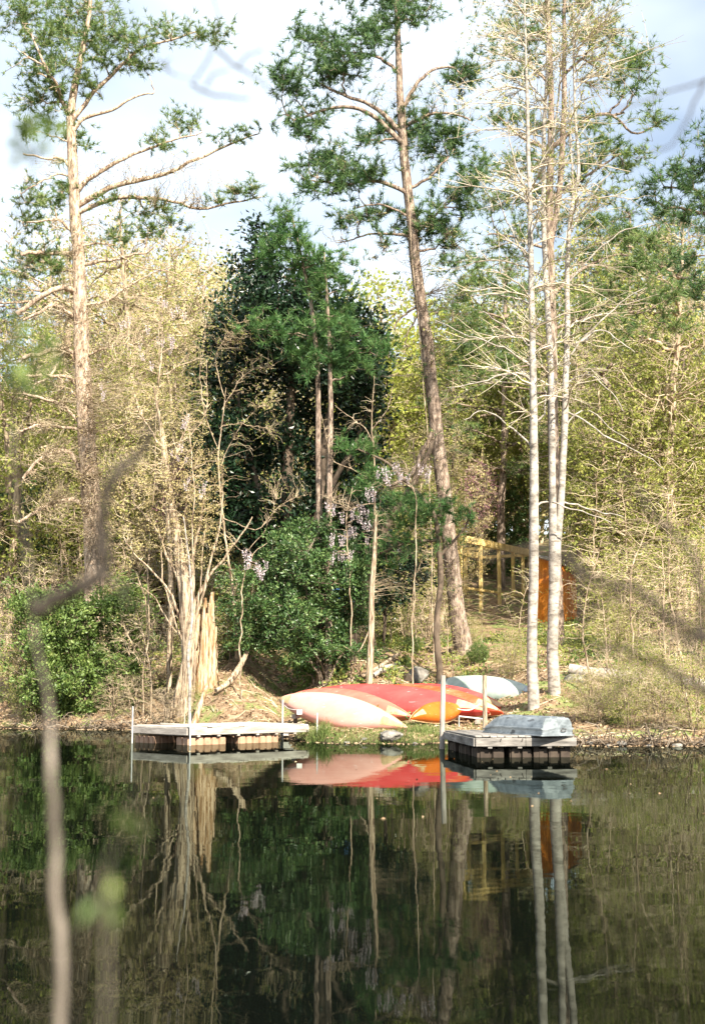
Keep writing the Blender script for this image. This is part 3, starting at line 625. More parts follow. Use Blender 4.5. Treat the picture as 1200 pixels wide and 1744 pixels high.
V, F = obox((0, 0, 0), (1, 0, .2), (0, 1, 0), (0, 0, 1), .045, .03, .05); bevel(obj('cap_body', [(V, F, 0, False)], ['white_tag'], t), .015)

# ------------------------------------------------------------------ upturned boat on the dark dock
th_ = radians(64); ax = np.array([-cos(th_), sin(th_), 0]); ay = np.array([sin(th_), cos(th_), 0])
st = np.array([3.86, 28.12, .445])               # near corner of the stern, gunwale on the deck
Lb, Wb, Hb = 2.45, .74, .36
ns = 22; sec = []
for i in range(ns):
    s = i / (ns - 1)
    gw = Wb / 2 * (1 - .34 * max(0, s - .35) ** 1.6 / .65 ** 1.6) ; bw = gw * (.80 - .25 * s ** 3)
    hh = Hb * (1.0 - .5 * max(0, (s - .72) / .28) ** 1.8)
    lift = .0 + .03 * s
    pr = [(-gw - .035, 0), (-gw - .035, .018), (-gw, .02), (-gw * .985, hh * .34), (-gw * .985 - .03, hh * .36), (-gw * .985 - .03, hh * .43), (-gw * .965, hh * .44), (-gw * .5 - bw * .5 - .01, hh * .72), (-bw, hh * .93), (-bw * .9, hh),
          (-bw * .62, hh + .004), (-bw * .6, hh + .02), (-bw * .54, hh + .02), (-bw * .52, hh + .005), (-.03, hh + .006), (-.015, hh + .03)]
    pr = pr + [(-y, z) for y, z in pr[::-1]]
    sec.append([st + ax * Lb * s + ay * (Wb / 2 + y) + np.array([0, 0, z + lift * .3]) for y, z in pr])
sec = np.array(sec); npf = sec.shape[1]; V = sec.reshape(-1, 3)
F = np.array([[i * npf + j, (i + 1) * npf + j, (i + 1) * npf + j + 1, i * npf + j + 1] for i in range(ns - 1) for j in range(npf - 1)])
bt = thing('jon_boat', 'dented grey aluminium boat turned upside down on the dark dock', 'boat', st); b0 = np.array(bt.location)
o = obj('hull', [(V - b0, F, 0, True)], ['alu'], bt); md = o.modifiers.new('shell', 'SOLIDIFY'); md.thickness = .006
md = o.modifiers.new('crisp', 'EDGE_SPLIT'); md.split_angle = radians(28)
for nm, k, off in (('transom', 0, .0), ('bow_panel', ns - 1, 0)):
    ring = sec[k].copy(); cen = ring.mean(0); n = len(ring)
    Vt = np.vstack([ring, ring.mean(0)[None] * [1, 1, 0] + [0, 0, st[2] + .16]]) + ax * (.004 if k else -.004)
    o = obj(nm, [(Vt - b0, np.array([[i, (i + 1) % n, n] for i in range(n)]), 0, False)], ['alu'], bt); md = o.modifiers.new('thick', 'SOLIDIFY'); md.thickness = .012
for s in (-1, 1):                                  # rub rails along both gunwales
    g = [st + ax * Lb * i / 12 + ay * (Wb / 2 + s * (Wb / 2 * (1 - .34 * max(0, i / 12 - .35) ** 1.6 / .65 ** 1.6) + .03)) + (0, 0, .012) for i in range(13)]
    obj('rub_rail', [(v - b0, f, k, q) for v, f, k, q in stem_mesh(g, [.016, .016], 6, 26)], ['alu'], bt)
for dy, dz in ((.46, .12), (.50, .15), (.56, .14)):
    c = st + ay * dy + (0, 0, dz) - ax * .018
    V, F = obox(c, ay, ax, (0, 0, 1), .022, .006, .008); obj('drain_fitting', [(V - b0, F, 0, False)], ['dark_gunwale'], bt)
obj('lifting_handle', [(v - b0, f, k, q) for v, f, k, q in stem_mesh([st + ay * .44 - ax * .01 + (0, 0, .10), st + ay * .46 - ax * .05 + (0, 0, .095), st + ay * .54 - ax * .05 + (0, 0, .095), st + ay * .56 - ax * .01 + (0, 0, .10)], [.009, .009], 6, 10)], ['dark_gunwale'], bt)

# ------------------------------------------------------------------ rocks and logs
def rock(label, px, D, rx, ry, rz, seed, sink=.3, mat='rock', group=None, moss=False):
    rg = np.random.default_rng(seed); o_ = G(px, D)
    import bmesh
    bm = bmesh.new(); bmesh.ops.create_icosphere(bm, subdivisions=3, radius=1)
    k = rg.normal(size=(7, 3)); k = nrm(k); am = rg.uniform(.7, 1.0, 7)
    for v in bm.verts:
        p = np.array(v.co); 
        for q, a_ in zip(k, am):
            h = p.dot(q)
            if h > a_ * .8: p = p - q * (h - a_ * .8)
        v.co = p * (rx, ry, rz) * (1 + .04 * rg.normal())
    me = bpy.data.meshes.new('rock'); bm.to_mesh(me); bm.free(); me.materials.append(M[mat])
    o = link('rock', me, None, (o_[0], o_[1], o_[2] + rz * (1 - sink * 2) * .8)); o.rotation_euler = (0, 0, rg.uniform(0, 6)); o['label'] = label; o['category'] = 'rock'
    if group: o['group'] = group
    return o
rock('large grey boulder at the waterline below the pink canoe', 664, 35.35, .36, .3, .17, 3)
rock('pale boulder with a dark hollow up the slope behind the canoes', 712, 45.5, .42, .4, .34, 5, mat='rock')
rock('dark lump painting the shade of the hollow, left on the pale boulder', 694, 45.2, .28, .2, .26, 6, mat='shaded_wood')  # near-black lump stands in for the shade inside the hollow
rock('pale flat stone right of the hollow boulder', 733, 44.9, .28, .22, .14, 8)
rock('tan stone on the slope right of the poplar trunks', 972, 41.5, .34, .28, .2, 9)
rg = np.random.default_rng(77)
for i, (px, rr_, lb) in enumerate([(992, .13, 'small wet stone at the waterline right beside the dark dock'), (1026, .09, 'small dark stone on the right waterline'), (1047, .15, 'larger dark stone on the right waterline under the tangled bush'),
      (1094, .11, 'wet stone on the right waterline below the leafing bush'), (1140, .16, 'flat stone near the right end of the waterline'), (590, .09, 'small stone at the grassy edge below the middle of the pink canoe'),
      (618, .12, 'stone left of the large grey boulder at the waterline'), (704, .10, 'stone right of the large grey boulder, at the grass tufts')]):
    D = float(shore((px - 600) / FPX * 34.5)) + rg.uniform(-.1, .15)
    rock(lb, px, D, rr_, rr_ * .8, rr_ * .55, 100 + i, .35)
def log(label, pts, r, mat, wob=.02, sides=10, cat='log', flute=.25):
    pts = [np.array(p, float) for p in pts]; b0 = pts[0].copy()
    rg = np.random.default_rng(int(abs(b0[0]) * 1000)); 
    o = obj('fallen_log', stem_mesh(np.array(pts) - b0, r, sides, 24, flute, rg), [mat], None, b0); o['label'] = label; o['category'] = cat
    return o
def lp(px, D, dz): return G(px, D, dz)
log('thick grey fallen log across the right slope', [lp(962, 41.8, .22), lp(1010, 41.6, .2), lp(1080, 41.0, .22), lp(1175, 40.4, .12), lp(1230, 40, .1)], [.17, .22, .2, .18], 'post_grey')
log('thin pale log lying higher on the right slope', [lp(955, 47.5, .12), lp(1010, 47, .1), lp(1090, 46.2, .12)], [.09, .1, .06], 'tan_wood')
log('pale fallen branch crossing the slope behind the red canoes', [lp(592, 44.6, .05), lp(630, 45.3, .2), lp(676, 46.8, .45)], [.05, .07, .04], 'tan_wood')
log('grey fallen branch on the slope right of the thin trunk', [lp(634, 45.0, .1), lp(655, 45.6, .3), lp(672, 46.4, .2)], [.09, .1, .05], 'post_grey')
a = lp(388, 44.8, -.1); b_ = P(433, 1082, 45.6)
log('bleached leaning log left of the holly bush', [a, (a + b_) / 2 + (0.05, 0, -.06), b_], [.12, .09, .05], 'tan_wood', cat='log')
a = lp(398, 44.5, .1); log('short pale log on the bank behind the bleached dock', [a, lp(372, 44.0, .2)], [.09, .07], 'tan_wood')
a = lp(330, 42.3, .0); log('split root piece at the foot of the fluted trunk', [a, P(352, 1168, 42.8)], [.12, .06], 'stump_wood')
# ------------------------------------------------------------------ background woods: a few kinds, each copied
R0 = np.random.default_rng(5)
def add_leaves(pl, c, d, L, W, mat, fold=.25): V, F = leaves(c, d, L, W, pl.rng, fold); pl.crown.append((V, F, mat, False))
def add_needles(pl, c, d, k, L, W, mat, spread=.9): V, F = needles(c, d, k, L, W, pl.rng, spread); pl.crown.append((V, F, mat, False))
def pick(pl, c, T, n, jit, lo=1):
    """n random points along the twigs c (N,K,3)"""
    i = pl.rng.integers(0, len(c), n); k = pl.rng.integers(lo, c.shape[1], n)
    return c[i, k] + pl.rng.normal(size=(n, 3)) * jit, T[i, k] + pl.rng.normal(size=(n, 3)) * .6
def crown_targets(rng, n, h0, h1, rmax, shape=1.0, shell=.3):
    e = in_ellipsoid(rng, n, shell); z = (h0 + h1) / 2 + e[:, 2] * (h1 - h0) / 2
    return np.stack([e[:, 0] * rmax, e[:, 1] * rmax, z], 1)
def proto_deciduous(seed, H, r, nl=9000, leafm='young_leaf', wood='tan_wood', twig='tan_twig', L=.12, low=.25, ntw=1500, stems=1, trunk_r=None):
    p = Plant(seed); g = p.rng
    for s in range(stems):
        a = g.uniform(0, 6.3); q = r * .35 * (stems > 1)
        p.limb([(0, 0, -.3), (g.normal() * .15 + q * .4 * cos(a), g.normal() * .15 + q * .4 * sin(a), H * .4), (g.normal() * .4 + q * cos(a), g.normal() * .4 + q * sin(a), H * .92)],
               [trunk_r or H * .016, H * .011, H * .003], 8, wob=.05)
    p.reach(crown_targets(g, 26, H * low, H * .97, r * .75), H * .006, K=7, sides=5, part='trunk', sag=-.2, wob=.03, rmin=.3)
    p.reach(crown_targets(g, 170, H * low * .8, H, r * .95), .022, K=6, sides=3, sag=.1, wob=.05)
    c, T = p.reach(crown_targets(g, ntw, H * low * .7, H * 1.02, r, shell=.2), .010, K=4, sides=3, wob=.08, pool=False)
    if nl: 
        q, d = pick(p, c, T, nl, .09); add_leaves(p, q, d, L, L * .7, 1)
    return dict(trunk=mesh_of('trunk', p.trunk, [wood]), crown=mesh_of('crown', p.crown, [twig, leafm]), H=H)
def proto_pine(seed, H, r, low=.4, mat='needles', tufts=1500, L=.24, k=11, W=.022, bark='pine_bark'):
    p = Plant(seed); g = p.rng
    p.limb([(0, 0, -.3), (g.normal() * .2, g.normal() * .2, H * .5), (g.normal() * .3, g.normal() * .3, H)], [H * .014, H * .010, H * .003], 9, wob=.04)
    nc = 34; zz = np.linspace(low, 1.0, nc) * H; rr = r * np.sqrt(np.clip(1 - ((zz / H - low) / (1.04 - low)) ** 1.6, 0, 1)) * g.uniform(.55, 1.05, nc)
    an = np.arange(nc) * 2.4 + g.uniform(-.5, .5, nc)
    ce = np.stack([rr * np.cos(an), rr * np.sin(an), zz + rr * .12], 1)
    p.reach(ce, H * .0045, K=7, sides=5, part='trunk', sag=-.35, wob=.03, zpen=.2)
    tg = (ce[:, None] + in_ellipsoid(g, nc * (tufts // nc)).reshape(nc, -1, 3) * np.array([.26, .26, .12]) * r).reshape(-1, 3)
    c, T = p.reach(tg, .013, K=4, sides=3, wob=.05, pool=False)
    add_needles(p, c[:, -1], T[:, -1] + (0, 0, .4), k, L, W, 1)
    return dict(trunk=mesh_of('trunk', p.trunk, [bark]), crown=mesh_of('crown', p.crown, ['grey_twig', mat]), H=H)
def place(pr, name, label, cat, px, D, scale, rz, group, dz=-.1):
    b = G(px, D, dz); t = thing(name, label, cat, b, group, rz); t.scale = (scale,) * 3
    for nm in ('trunk', 'crown'):
        if pr.get(nm): 
            o = link(nm, pr[nm], t)
            if nm == 'crown': o['kind'] = 'stuff'
    return t
PR = dict(
    lime=proto_deciduous(11, 11, 3.2, 9000, 'lime_leaf', L=.17, low=.15),
    young=proto_deciduous(12, 12, 3.4, 11000, 'young_leaf', L=.14, low=.2),
    young2=proto_deciduous(13, 9, 2.8, 9000, 'young_leaf', L=.12, low=.12, stems=3),
    tan=proto_deciduous(14, 11, 3.2, 6000, 'tan_leaf', L=.11, low=.12, ntw=2200, stems=2),
    bare=proto_deciduous(15, 12, 3.0, 3500, 'young_leaf', L=.10, low=.18, ntw=2400),
    brush=proto_deciduous(16, 4.2, 1.9, 4200, 'young_leaf', L=.08, low=.03, ntw=1400, stems=5, trunk_r=.03),
    tanbrush=proto_deciduous(17, 3.6, 1.8, 500, 'tan_leaf', L=.07, low=.02, ntw=1700, stems=6, trunk_r=.025),
    redbud=proto_deciduous(18, 8, 1.35, 2600, 'pink_bloom', 'dark_bark', 'grey_twig', L=.08, low=.6, ntw=600),
    green=proto_deciduous(19, 3.6, 2.0, 9000, 'shrub', 'dark_bark', 'grey_twig', L=.13, low=.02, ntw=600, stems=4, trunk_r=.035),
    darkgreen=proto_deciduous(20, 8, 2.8, 9000, 'holly', 'dark_bark', 'grey_twig', L=.2, low=.05, ntw=700),
    pine=proto_pine(21, 17, 3.6), pine2=proto_pine(22, 14, 3.0, .3, 'needles_yellow'),
)
# kind, px, distance, scale, label
BACK = [
 ('lime', 655, 82, 1.75, 'bright lime-green tree filling the gap right of the magnolia'),
 ('lime', 700, 92, 1.55, 'lime-green tree behind the middle of the big central pine trunk'),
 ('young', 610, 100, 1.5, 'pale green tree rising just behind the magnolia top right'),
 ('lime', 1085, 70, 1.15, 'yellow-green tree at right, low and bright below the right pine boughs'),
 ('lime', 1140, 82, 1.5, 'yellow-green tree at the right edge of the far wood'),
 ('young', 1030, 76, 1.75, 'pale tree in young leaf right of the poplar trunks'),
 ('young', 830, 86, 1.6, 'pale tree in young leaf above the left half of the lumber frame'),
 ('young', 770, 80, 1.25, 'young-leaved tree right beside the central pine, far back'),
 ('bare', 880, 94, 1.8, 'tall bare tree behind the poplars in the far wood'),
 ('pine2', 800, 96, 1.25, 'yellowish pine behind the pale trees over the lumber frame'),
 ('pine', 1060, 88, 1.4, 'green pine standing behind the yellow-green trees at right'),
 ('pine2', 1125, 90, 1.65, 'tall far pine close to the right edge of the picture'),
 ('tan', 358, 72, 1.85, 'tan bushy-topped bare tree left of the magnolia'),
 ('bare', 300, 78, 2.05, 'tall sunlit bare tree behind the wisteria at upper left'),
 ('tan', 235, 66, 1.25, 'tan many-twigged tree right of the left pine trunk'),
 ('young', 255, 88, 2.05, 'yellow-green haze-like tree high at left between pine and magnolia'),
 ('young2', 200, 60, 1.35, 'low yellow-green tree behind the left pine trunk'),
 ('bare', 95, 72, 2.0, 'bare tree behind the drooping limbs at the left edge'),
 ('pine', 50, 84, 1.35, 'dark far pine at the left edge behind the big left pine'),
 ('young2', 40, 64, 1.3, 'young-leaved tree at the far left edge'),
 ('darkgreen', 52, 60, .95, 'dark evergreen tree at the left edge behind the drooping limbs'),
 ('young', 420, 96, 1.35, 'pale tree whose top peeps out left of the magnolia crown'),
 ('tan', 180, 96, 2.4, 'far tan tree behind the crown of the left pine'),
 ('bare', 1002, 69, 1.15, 'bare grey tree just right of the orange shed'),
 ('young2', 1060, 62, 1.3, 'young-leaved tree on the right slope above the pale upper log'),
 ('young2', 1130, 64, 1.7, 'young-leaved tree on the right slope by the picture edge'),
 ('darkgreen', 1020, 90, 1.2, 'dark evergreen tree far behind the poplars at right'),
 ('darkgreen', 850, 82, .8, 'dark evergreen shrub tree behind the lumber frame'),
 ('darkgreen', 640, 74, .85, 'dark evergreen low behind the wisteria'),
 ('young2', 700, 64, 1.0, 'low yellow-green tree left of the dark lower pine trunk'),
 ('tan', 560, 84, 1.5, 'tan tree hidden mostly behind the magnolia'),
 ('redbud', 312, 55, 1.05, 'pink flowering redbud at left beside the magnolia'),
 ('redbud', 815, 76, .95, 'mauve pink redbud in the wood above the lumber frame'),
 ('bare', 500, 104, 1.8, 'far bare tree behind the top of the magnolia'),
 ('bare', 215, 62, 1.75, 'tall pale bare tree close right of the left pine trunk'), ('tan', 265, 70, 1.9, 'tan bare tree rising behind the high wisteria at left'), ('young', 335, 92, 2.0, 'yellow-green far tree between the left pine and the magnolia'),
 ('young', 1095, 96, 2.0, 'yellow-green far tree high at the right'), ('pine2', 775, 84, 1.25, 'yellowish pine seen through the twigs right of the central pine'), ('young2', 20, 58, 1.6, 'yellow-green tree at the very left behind the drooping limbs'),
 ('darkgreen', 1060, 72, .8, 'dark evergreen tree beyond the crest right of the orange shed'), ('darkgreen', 700, 70, .8, 'dark evergreen tree low behind the low pine boughs'), ('darkgreen', 190, 60, .7, 'dark evergreen tree low behind the left pine base'), ('darkgreen', 1110, 72, .9, 'dark evergreen tree deep in the right wood'),
 ('tan', 745, 66, .95, 'tan tree close behind the lower trunk of the central pine'), ('young', 895, 84, 1.5, 'young-leaved tree directly behind the poplar trunks'),
 ('bare', 1150, 61, 1.6, 'tall bare tree on the right crest near the picture edge'), ('young', 1160, 64, 1.25, 'young-leaved tree on the right crest at the picture edge'), ('young', 985, 84, 1.45, 'young-leaved tree far behind the orange shed'),
 ('young2', 330, 64, 1.45, 'young-leaved tree behind the fluted tree'), ('tan', 285, 57, 1.15, 'tan bare tree close behind the brown cabin'), ('young', 150, 80, 1.6, 'yellow-green tree high behind the left pine'), ('bare', 425, 68, 1.35, 'bare tree at the left flank of the magnolia'),
 ('pine2', 1010, 74, 1.35, 'yellowish pine between the poplars and the right crest'), ('pine2', 850, 78, 1.4, 'yellowish pine left of the poplars behind the frame'), ('pine', 1168, 70, 1.2, 'pine at the right edge on the crest'),
 ('bare', 1190, 76, 1.5, 'bare tree beyond the right edge of the far wood'),
 ('pine', -20, 76, 1.2, 'pine standing just outside the left side of the view'),
 ('young', 1250, 90, 1.6, 'young-leaved tree outside the right side of the view'),
]
for i, (k, px, D, sc, lab) in enumerate(BACK):
    nm = 'pine_tree' if 'pine' in k else 'redbud_tree' if k == 'redbud' else 'evergreen_tree' if k == 'darkgreen' else 'bare_tree' if k in ('bare', 'tan') else 'leafing_tree'
    place(PR[k], nm, lab, 'tree', px, D, sc, R0.uniform(0, 6.28), 'trees of the far wood')
BRUSH = [
 ('tanbrush', 250, 47.5, .95, 'tan leafless bush between the left thicket and the fluted trunk'), ('tanbrush', 238, 46.3, .42, 'low tangled bleached bush behind the left end of the bleached dock'),
 ('tanbrush', 70, 53, 1.2, 'tan leafless bush at the left edge above the green thicket'), ('tanbrush', 205, 55, 1.3, 'tan leafless bush at the foot of the left pine'),
 ('brush', 420, 54, 1.0, 'sparse leafing bush left of the holly under the wisteria'), ('brush', 385, 60, 1.25, 'sparse leafing bush below the dark magnolia edge'),
 ('green', 655, 57, .75, 'green bush behind the leaning brown trunk'), ('brush', 690, 55, .85, 'sparse leafing bush left of the big pine base'),
 
 ('brush', 1040, 46, .5, 'thin leafing bush right of the twin pale trunks on the slope'), ('brush', 1065, 50, .95, 'leafing bush in the middle of the right slope'),
 ('tanbrush', 1120, 46, .9, 'tan leafless bush on the right slope near the edge'), ('brush', 1170, 50, 1.1, 'leafing bush at the right edge high on the slope'),
 ('tanbrush', 1040, 38.6, .5, 'grey tangled bush on the shore right of the boat'), ('brush', 1090, 37.6, .5, 'low leafing bush over the right waterline'),
 ('tanbrush', 1145, 38.2, .62, 'bare bush near the right end of the waterline'), ('brush', 992, 36.4, .36, 'small green bush beside the stern of the upturned boat'), ('tanbrush', 1010, 36.3, .42, 'grey twiggy bush at the waterline right of the dark dock'), ('brush', 1062, 35.8, .42, 'twiggy bush leaning over the middle of the right waterline'), ('tanbrush', 1118, 35.4, .45, 'twiggy bush over the waterline near the right edge'), ('brush', 1165, 35.2, .5, 'leafing bush at the far right of the waterline'), ('green', 1035, 36.6, .16, 'low green plant at the right waterline'), ('brush', 330, 44.6, .2, 'tiny bush at the foot of the fluted trunk'), ('brush', 60, 47.4, .4, 'small bush at the waterline at the left edge'), ('tanbrush', 200, 46.6, .42, 'small bare bush at the waterline left of the bleached dock'),
 ('green', 1050, 63, .5, 'green bush on the crest right of the orange shed'), ('green', 1110, 62, .8, 'green bush on the crest near the right edge'),
 ('brush', 800, 53, .3, 'small leafing bush at the base of the big central pine'), ('brush', 868, 43.5, .38, 'small leafing bush behind the grey green canoe'),
 ('tanbrush', 725, 52, .7, 'tan leafless bush just left of the big pine base'), ('green', 700, 50, .2, 'little green bush on the slope above the hollow boulder'),
 ('green', 690, 47.3, .12, 'tiny green plant beside the fallen branch'), ('green', 810, 46.5, .2, 'little green bush behind the wooden poles'),
 ('green', 1105, 40.2, .2, 'little green plant on the litter above the right waterline'), ('tanbrush', 290, 44.2, .4, 'bleached twiggy bush at the left foot of the fluted trunk'),
 
 ('tanbrush', 610, 50, .5, 'tan leafless bush under the leaning brown trunk'), ('brush', 350, 47.5, .6, 'leafing bush right behind the split stump'),
 ('tanbrush', 1045, 52, 1.1, 'tall tan leafless bush above the thick fallen log'), ('brush', 140, 58, 1.5, 'tall leafing bush behind the foot of the left pine'),
 ('brush', 50, 48.5, .8, 'leafing bush low at the left edge of the picture'), ('tanbrush', 470, 56, 1.1, 'tan leafless bush behind the holly bush'),
]
for i, (k, px, D, sc, lab) in enumerate(BRUSH):
    place(PR[k], 'bush', lab, 'bush', px, D, sc, R0.uniform(0, 6.28), 'bushes on the bank and slope', -.05)
# far wood behind everything, one mass
fw = []; rg = np.random.default_rng(33)
for i in range(110):
    x = rg.uniform(-62, 62); y = rg.uniform(112, 150); h = rg.uniform(11, 18); r = rg.uniform(3, 5); z = float(ground(x, y))
    n = 700; e = in_ellipsoid(rg, n, .3) * (r, r, h * .52) + (x, y, z + h * .5)
    V, F = leaves(e, rg.normal(size=(n, 3)), .75, .6, rg); fw.append((V, F, int(rg.integers(0, 3)), False))
    V, F = tubes(np.array([[(x, y, z - .5), (x + rg.normal() * .3, y, z + h * .5), (x + rg.normal() * .5, y, z + h)]]), np.array([[.2, .14, .04]]), 5); fw.append((V, F, 3, True))
    c = np.array([x, y, z + h * .3]); tg = in_ellipsoid(rg, 40, .5) * (r, r, h * .5) + (x, y, z + h * .6)
    V, F = tubes(np.stack([np.repeat(c[None], 40, 0), (c + tg) / 2 + (0, 0, -.3), tg], 1), np.tile([.05, .035, .015], (40, 1)), 3); fw.append((V, F, 3, True))
o = obj('distant_wood', fw, ['young_leaf', 'needles_yellow', 'tan_leaf', 'tan_twig'], kind='stuff', label='distant mixed wood closing the view behind the slope', category='wood')

# thin upright saplings on the slope (each one a thing)
sap = dict(); 
for v in range(4):
    p = Plant(60 + v); g = p.rng; H = 4.0
    p.limb([(0, 0, -.2), (g.normal() * .12, g.normal() * .12, H * .5), (g.normal() * .35, g.normal() * .3, H)], [.035, .025, .008], 6, 14, wob=.03)
    tg = np.stack([g.normal(size=60) * .55, g.normal(size=60) * .55, g.uniform(.25, 1.05, 60) * H], 1)
    c, T = p.reach(tg, .009, K=5, wob=.05, sag=-.1)
    q, d = pick(p, c, T, 260, .04, 2); add_leaves(p, q, d, .07, .045, 1)
    sap[v] = (mesh_of('stem', p.trunk, ['tan_wood']), mesh_of('twigs', p.crown, ['tan_twig', 'young_leaf']))
SP = [(1000, 40.2, 1.15), (1030, 43, .9), (1052, 52, 1.6), (1076, 45, 1.3), (1098, 55, 1.6), (1122, 42, 1.1), (1140, 50, 1.5), (1158, 45, 1.4), (1015, 58, 1.8),
      (660, 52, .9), (690, 58, 1.2), (716, 50, 1.1), (738, 56, 1.3), (760, 48, .8), (818, 50, .5), (866, 48, .5), (884, 46, .8), (606, 54, 1.3), (576, 58, 1.5),
      (240, 50, 1.2), (215, 48.5, 1.0), (262, 45.6, .9), (178, 52, 1.3), (150, 60, 1.8), (100, 56, 1.6), (66, 50, 1.2), (300, 54, 1.3), (370, 52, 1.1), (395, 47, .7), (408, 48, .8), (775, 43.2, .55), (1065, 62, 2.0), (1110, 66, 2.1), (1150, 60, 1.9), (1172, 40, 1.1), (1088, 39, .8)]
LANDS = [(80, 'at the left edge'), (120, 'above the left thicket'), (165, 'at the left pine foot'), (200, 'right of the left pine foot'), (222, 'above the left dock pole'), (250, 'left of the brown cabin'), (285, 'before the brown cabin'), (310, 'left of the fluted trunk'), (380, 'right of the split stump'), (400, 'by the leaning log'), (430, 'left of the holly'), (590, 'behind the holly'), (620, 'right of the holly'), (670, 'right of the slim tan trunk'), (700, 'above the hollow boulder'), (728, 'left of the big pine'), (750, 'just left of the big pine base'), (765, 'at the big pine base'), (790, 'just right of the big pine base'), (825, 'below the lumber frame'), (850, 'before the lumber frame'), (875, 'right of the lumber frame'), (887, 'left of the pale poplars'), (895, 'behind the leftmost poplar'), (970, 'right of the twin poplars'), (990, 'right of the orange shed'), (1005, 'by the left end of the thick log'), (1020, 'near the thick log'), (1040, 'over the thick log'), (1060, 'behind the thick log'), (1070, 'in the right wood'), (1085, 'right of the thick log middle'), (1092, 'by the right waterline'), (1105, 'behind the right litter'), (1115, 'deep in the right wood'), (1130, 'in front of the right bush'), (1145, 'near the right edge'), (1155, 'close to the right edge'), (1165, 'right by the edge'), (1300, 'at the right edge')]
WH = ['on the leaf-littered slope', 'among the brush', 'at the foot of the wood', 'on the bank']
for i, (px, D, sc) in enumerate(SP):
    side = [w for lim, w in LANDS if px <= lim][0]
    how = 'low by the shore' if D < 43.5 else 'low on the bank' if D < 47 else 'halfway up the slope' if D < 51 else 'high on the slope' if D < 55 else 'on the crest' if D < 59 else 'back in the wood'
    b = G(px, D, -.05); lb = 'thin sapling %s, %s' % (side, how); t = thing('sapling', lb, 'sapling', b, lb.replace('sapling', 'saplings'), R0.uniform(0, 6)); t.scale = (sc * .9, sc * .9, sc)
    t.rotation_euler.x = R0.normal() * .05
    o1, o2 = link('stem', sap[i % 4][0], t), link('crown', sap[i % 4][1], t); o2['kind'] = 'stuff'

# ------------------------------------------------------------------ the big trees
def px_limb(p, pts, D, r, **k):
    """pts: (px, py[, dD])"""
    return p.limb([P(q[0], q[1], D + (q[2] if len(q) > 2 else 0)) for q in pts], r, **k)
def pine_from_clumps(p, cl, D, mat_idx, per=9, k=13, L=.24, W=.02, twigr=.012, limb_r=.05, spread=.9, up=.35, gr=1.2):
    cl = [(c[0], c[1], c[2] * gr, c[3] * gr * 1.12) for c in cl]
    pts = clump_points(p.rng, cl, D, per)
    cen = np.array([q.mean(0) for q in pts])
    pts = [c_ + (q - c_) * p.rng.uniform(.35, 1.75, (len(q), 1)) + (0, 0, .25) * np.abs(p.rng.normal(size=(len(q), 1))) for q, c_ in zip(pts, cen)]
    p.reach(cen, limb_r, K=8, sides=6, part='trunk', sag=-.25, wob=.03, zpen=.8, lead=.5, rmin=.3)
    sub = np.concatenate([q[: max(2, len(q) // 8)] for q in pts]); p.reach(sub, .022, K=6, sides=4, wob=.05)
    al = np.concatenate(pts); c, T = p.reach(al, twigr, K=4, wob=.06, pool=False)
    for e_ in (-1, -2): add_needles(p, c[:, e_], T[:, e_] + (0, 0, up), k, L * 1.15, W * 1.15, mat_idx, spread)
    return c, T

# centre pine
D = 49.0; p = Plant(101)
base = G(789, D); 
c0 = [base + (0, 0, -.3)] + [P(x, y, D) for x, y in ((780, 1060), (768, 960), (752, 840), (737, 720), (724, 600), (712, 510), (700, 420), (692, 330), (684, 240), (680, 150), (677, 60), (674, -40), (672, -120))]
p.limb(c0, [.36, .29, .265, .255, .245, .235, .22, .20, .18, .16, .135, .11, .08, .05], 14, 90, flute=.22, wob=.012)
for pts, r in [(([(684, 225), (640, 185), (590, 165), (540, 140)]), (.10, .04)), ([(690, 250), (620, 190), (560, 185), (500, 205)], (.11, .04)), ([(686, 180), (720, 130), (760, 115), (790, 130)], (.09, .03)),
               ([(688, 215), (730, 195), (780, 195), (800, 205)], (.08, .03)), ([(693, 330), (640, 310), (590, 315), (540, 310)], (.09, .035)), ([(700, 405), (660, 400), (620, 402), (585, 412)], (.06, .02)),
               ([(682, 130), (640, 95), (600, 90)], (.08, .03)), ([(694, 320), (735, 300), (765, 265)], (.07, .03)), ([(700, 400), (730, 375), (760, 345)], (.07, .03)), ([(697, 370), (650, 352), (600, 355)], (.05, .02)),
               ([(714, 520), (690, 535), (678, 545), (672, 562)], (.05, .03)), ([(718, 545), (706, 510), (730, 500)], (.06, .03)), ([(738, 735), (712, 790), (695, 810), (660, 828)], (.12, .06)), ([(716, 530), (690, 580), (700, 590)], (.04, .02))]:
    px_limb(p, pts, D, r, n=22, sides=7, wob=.02)
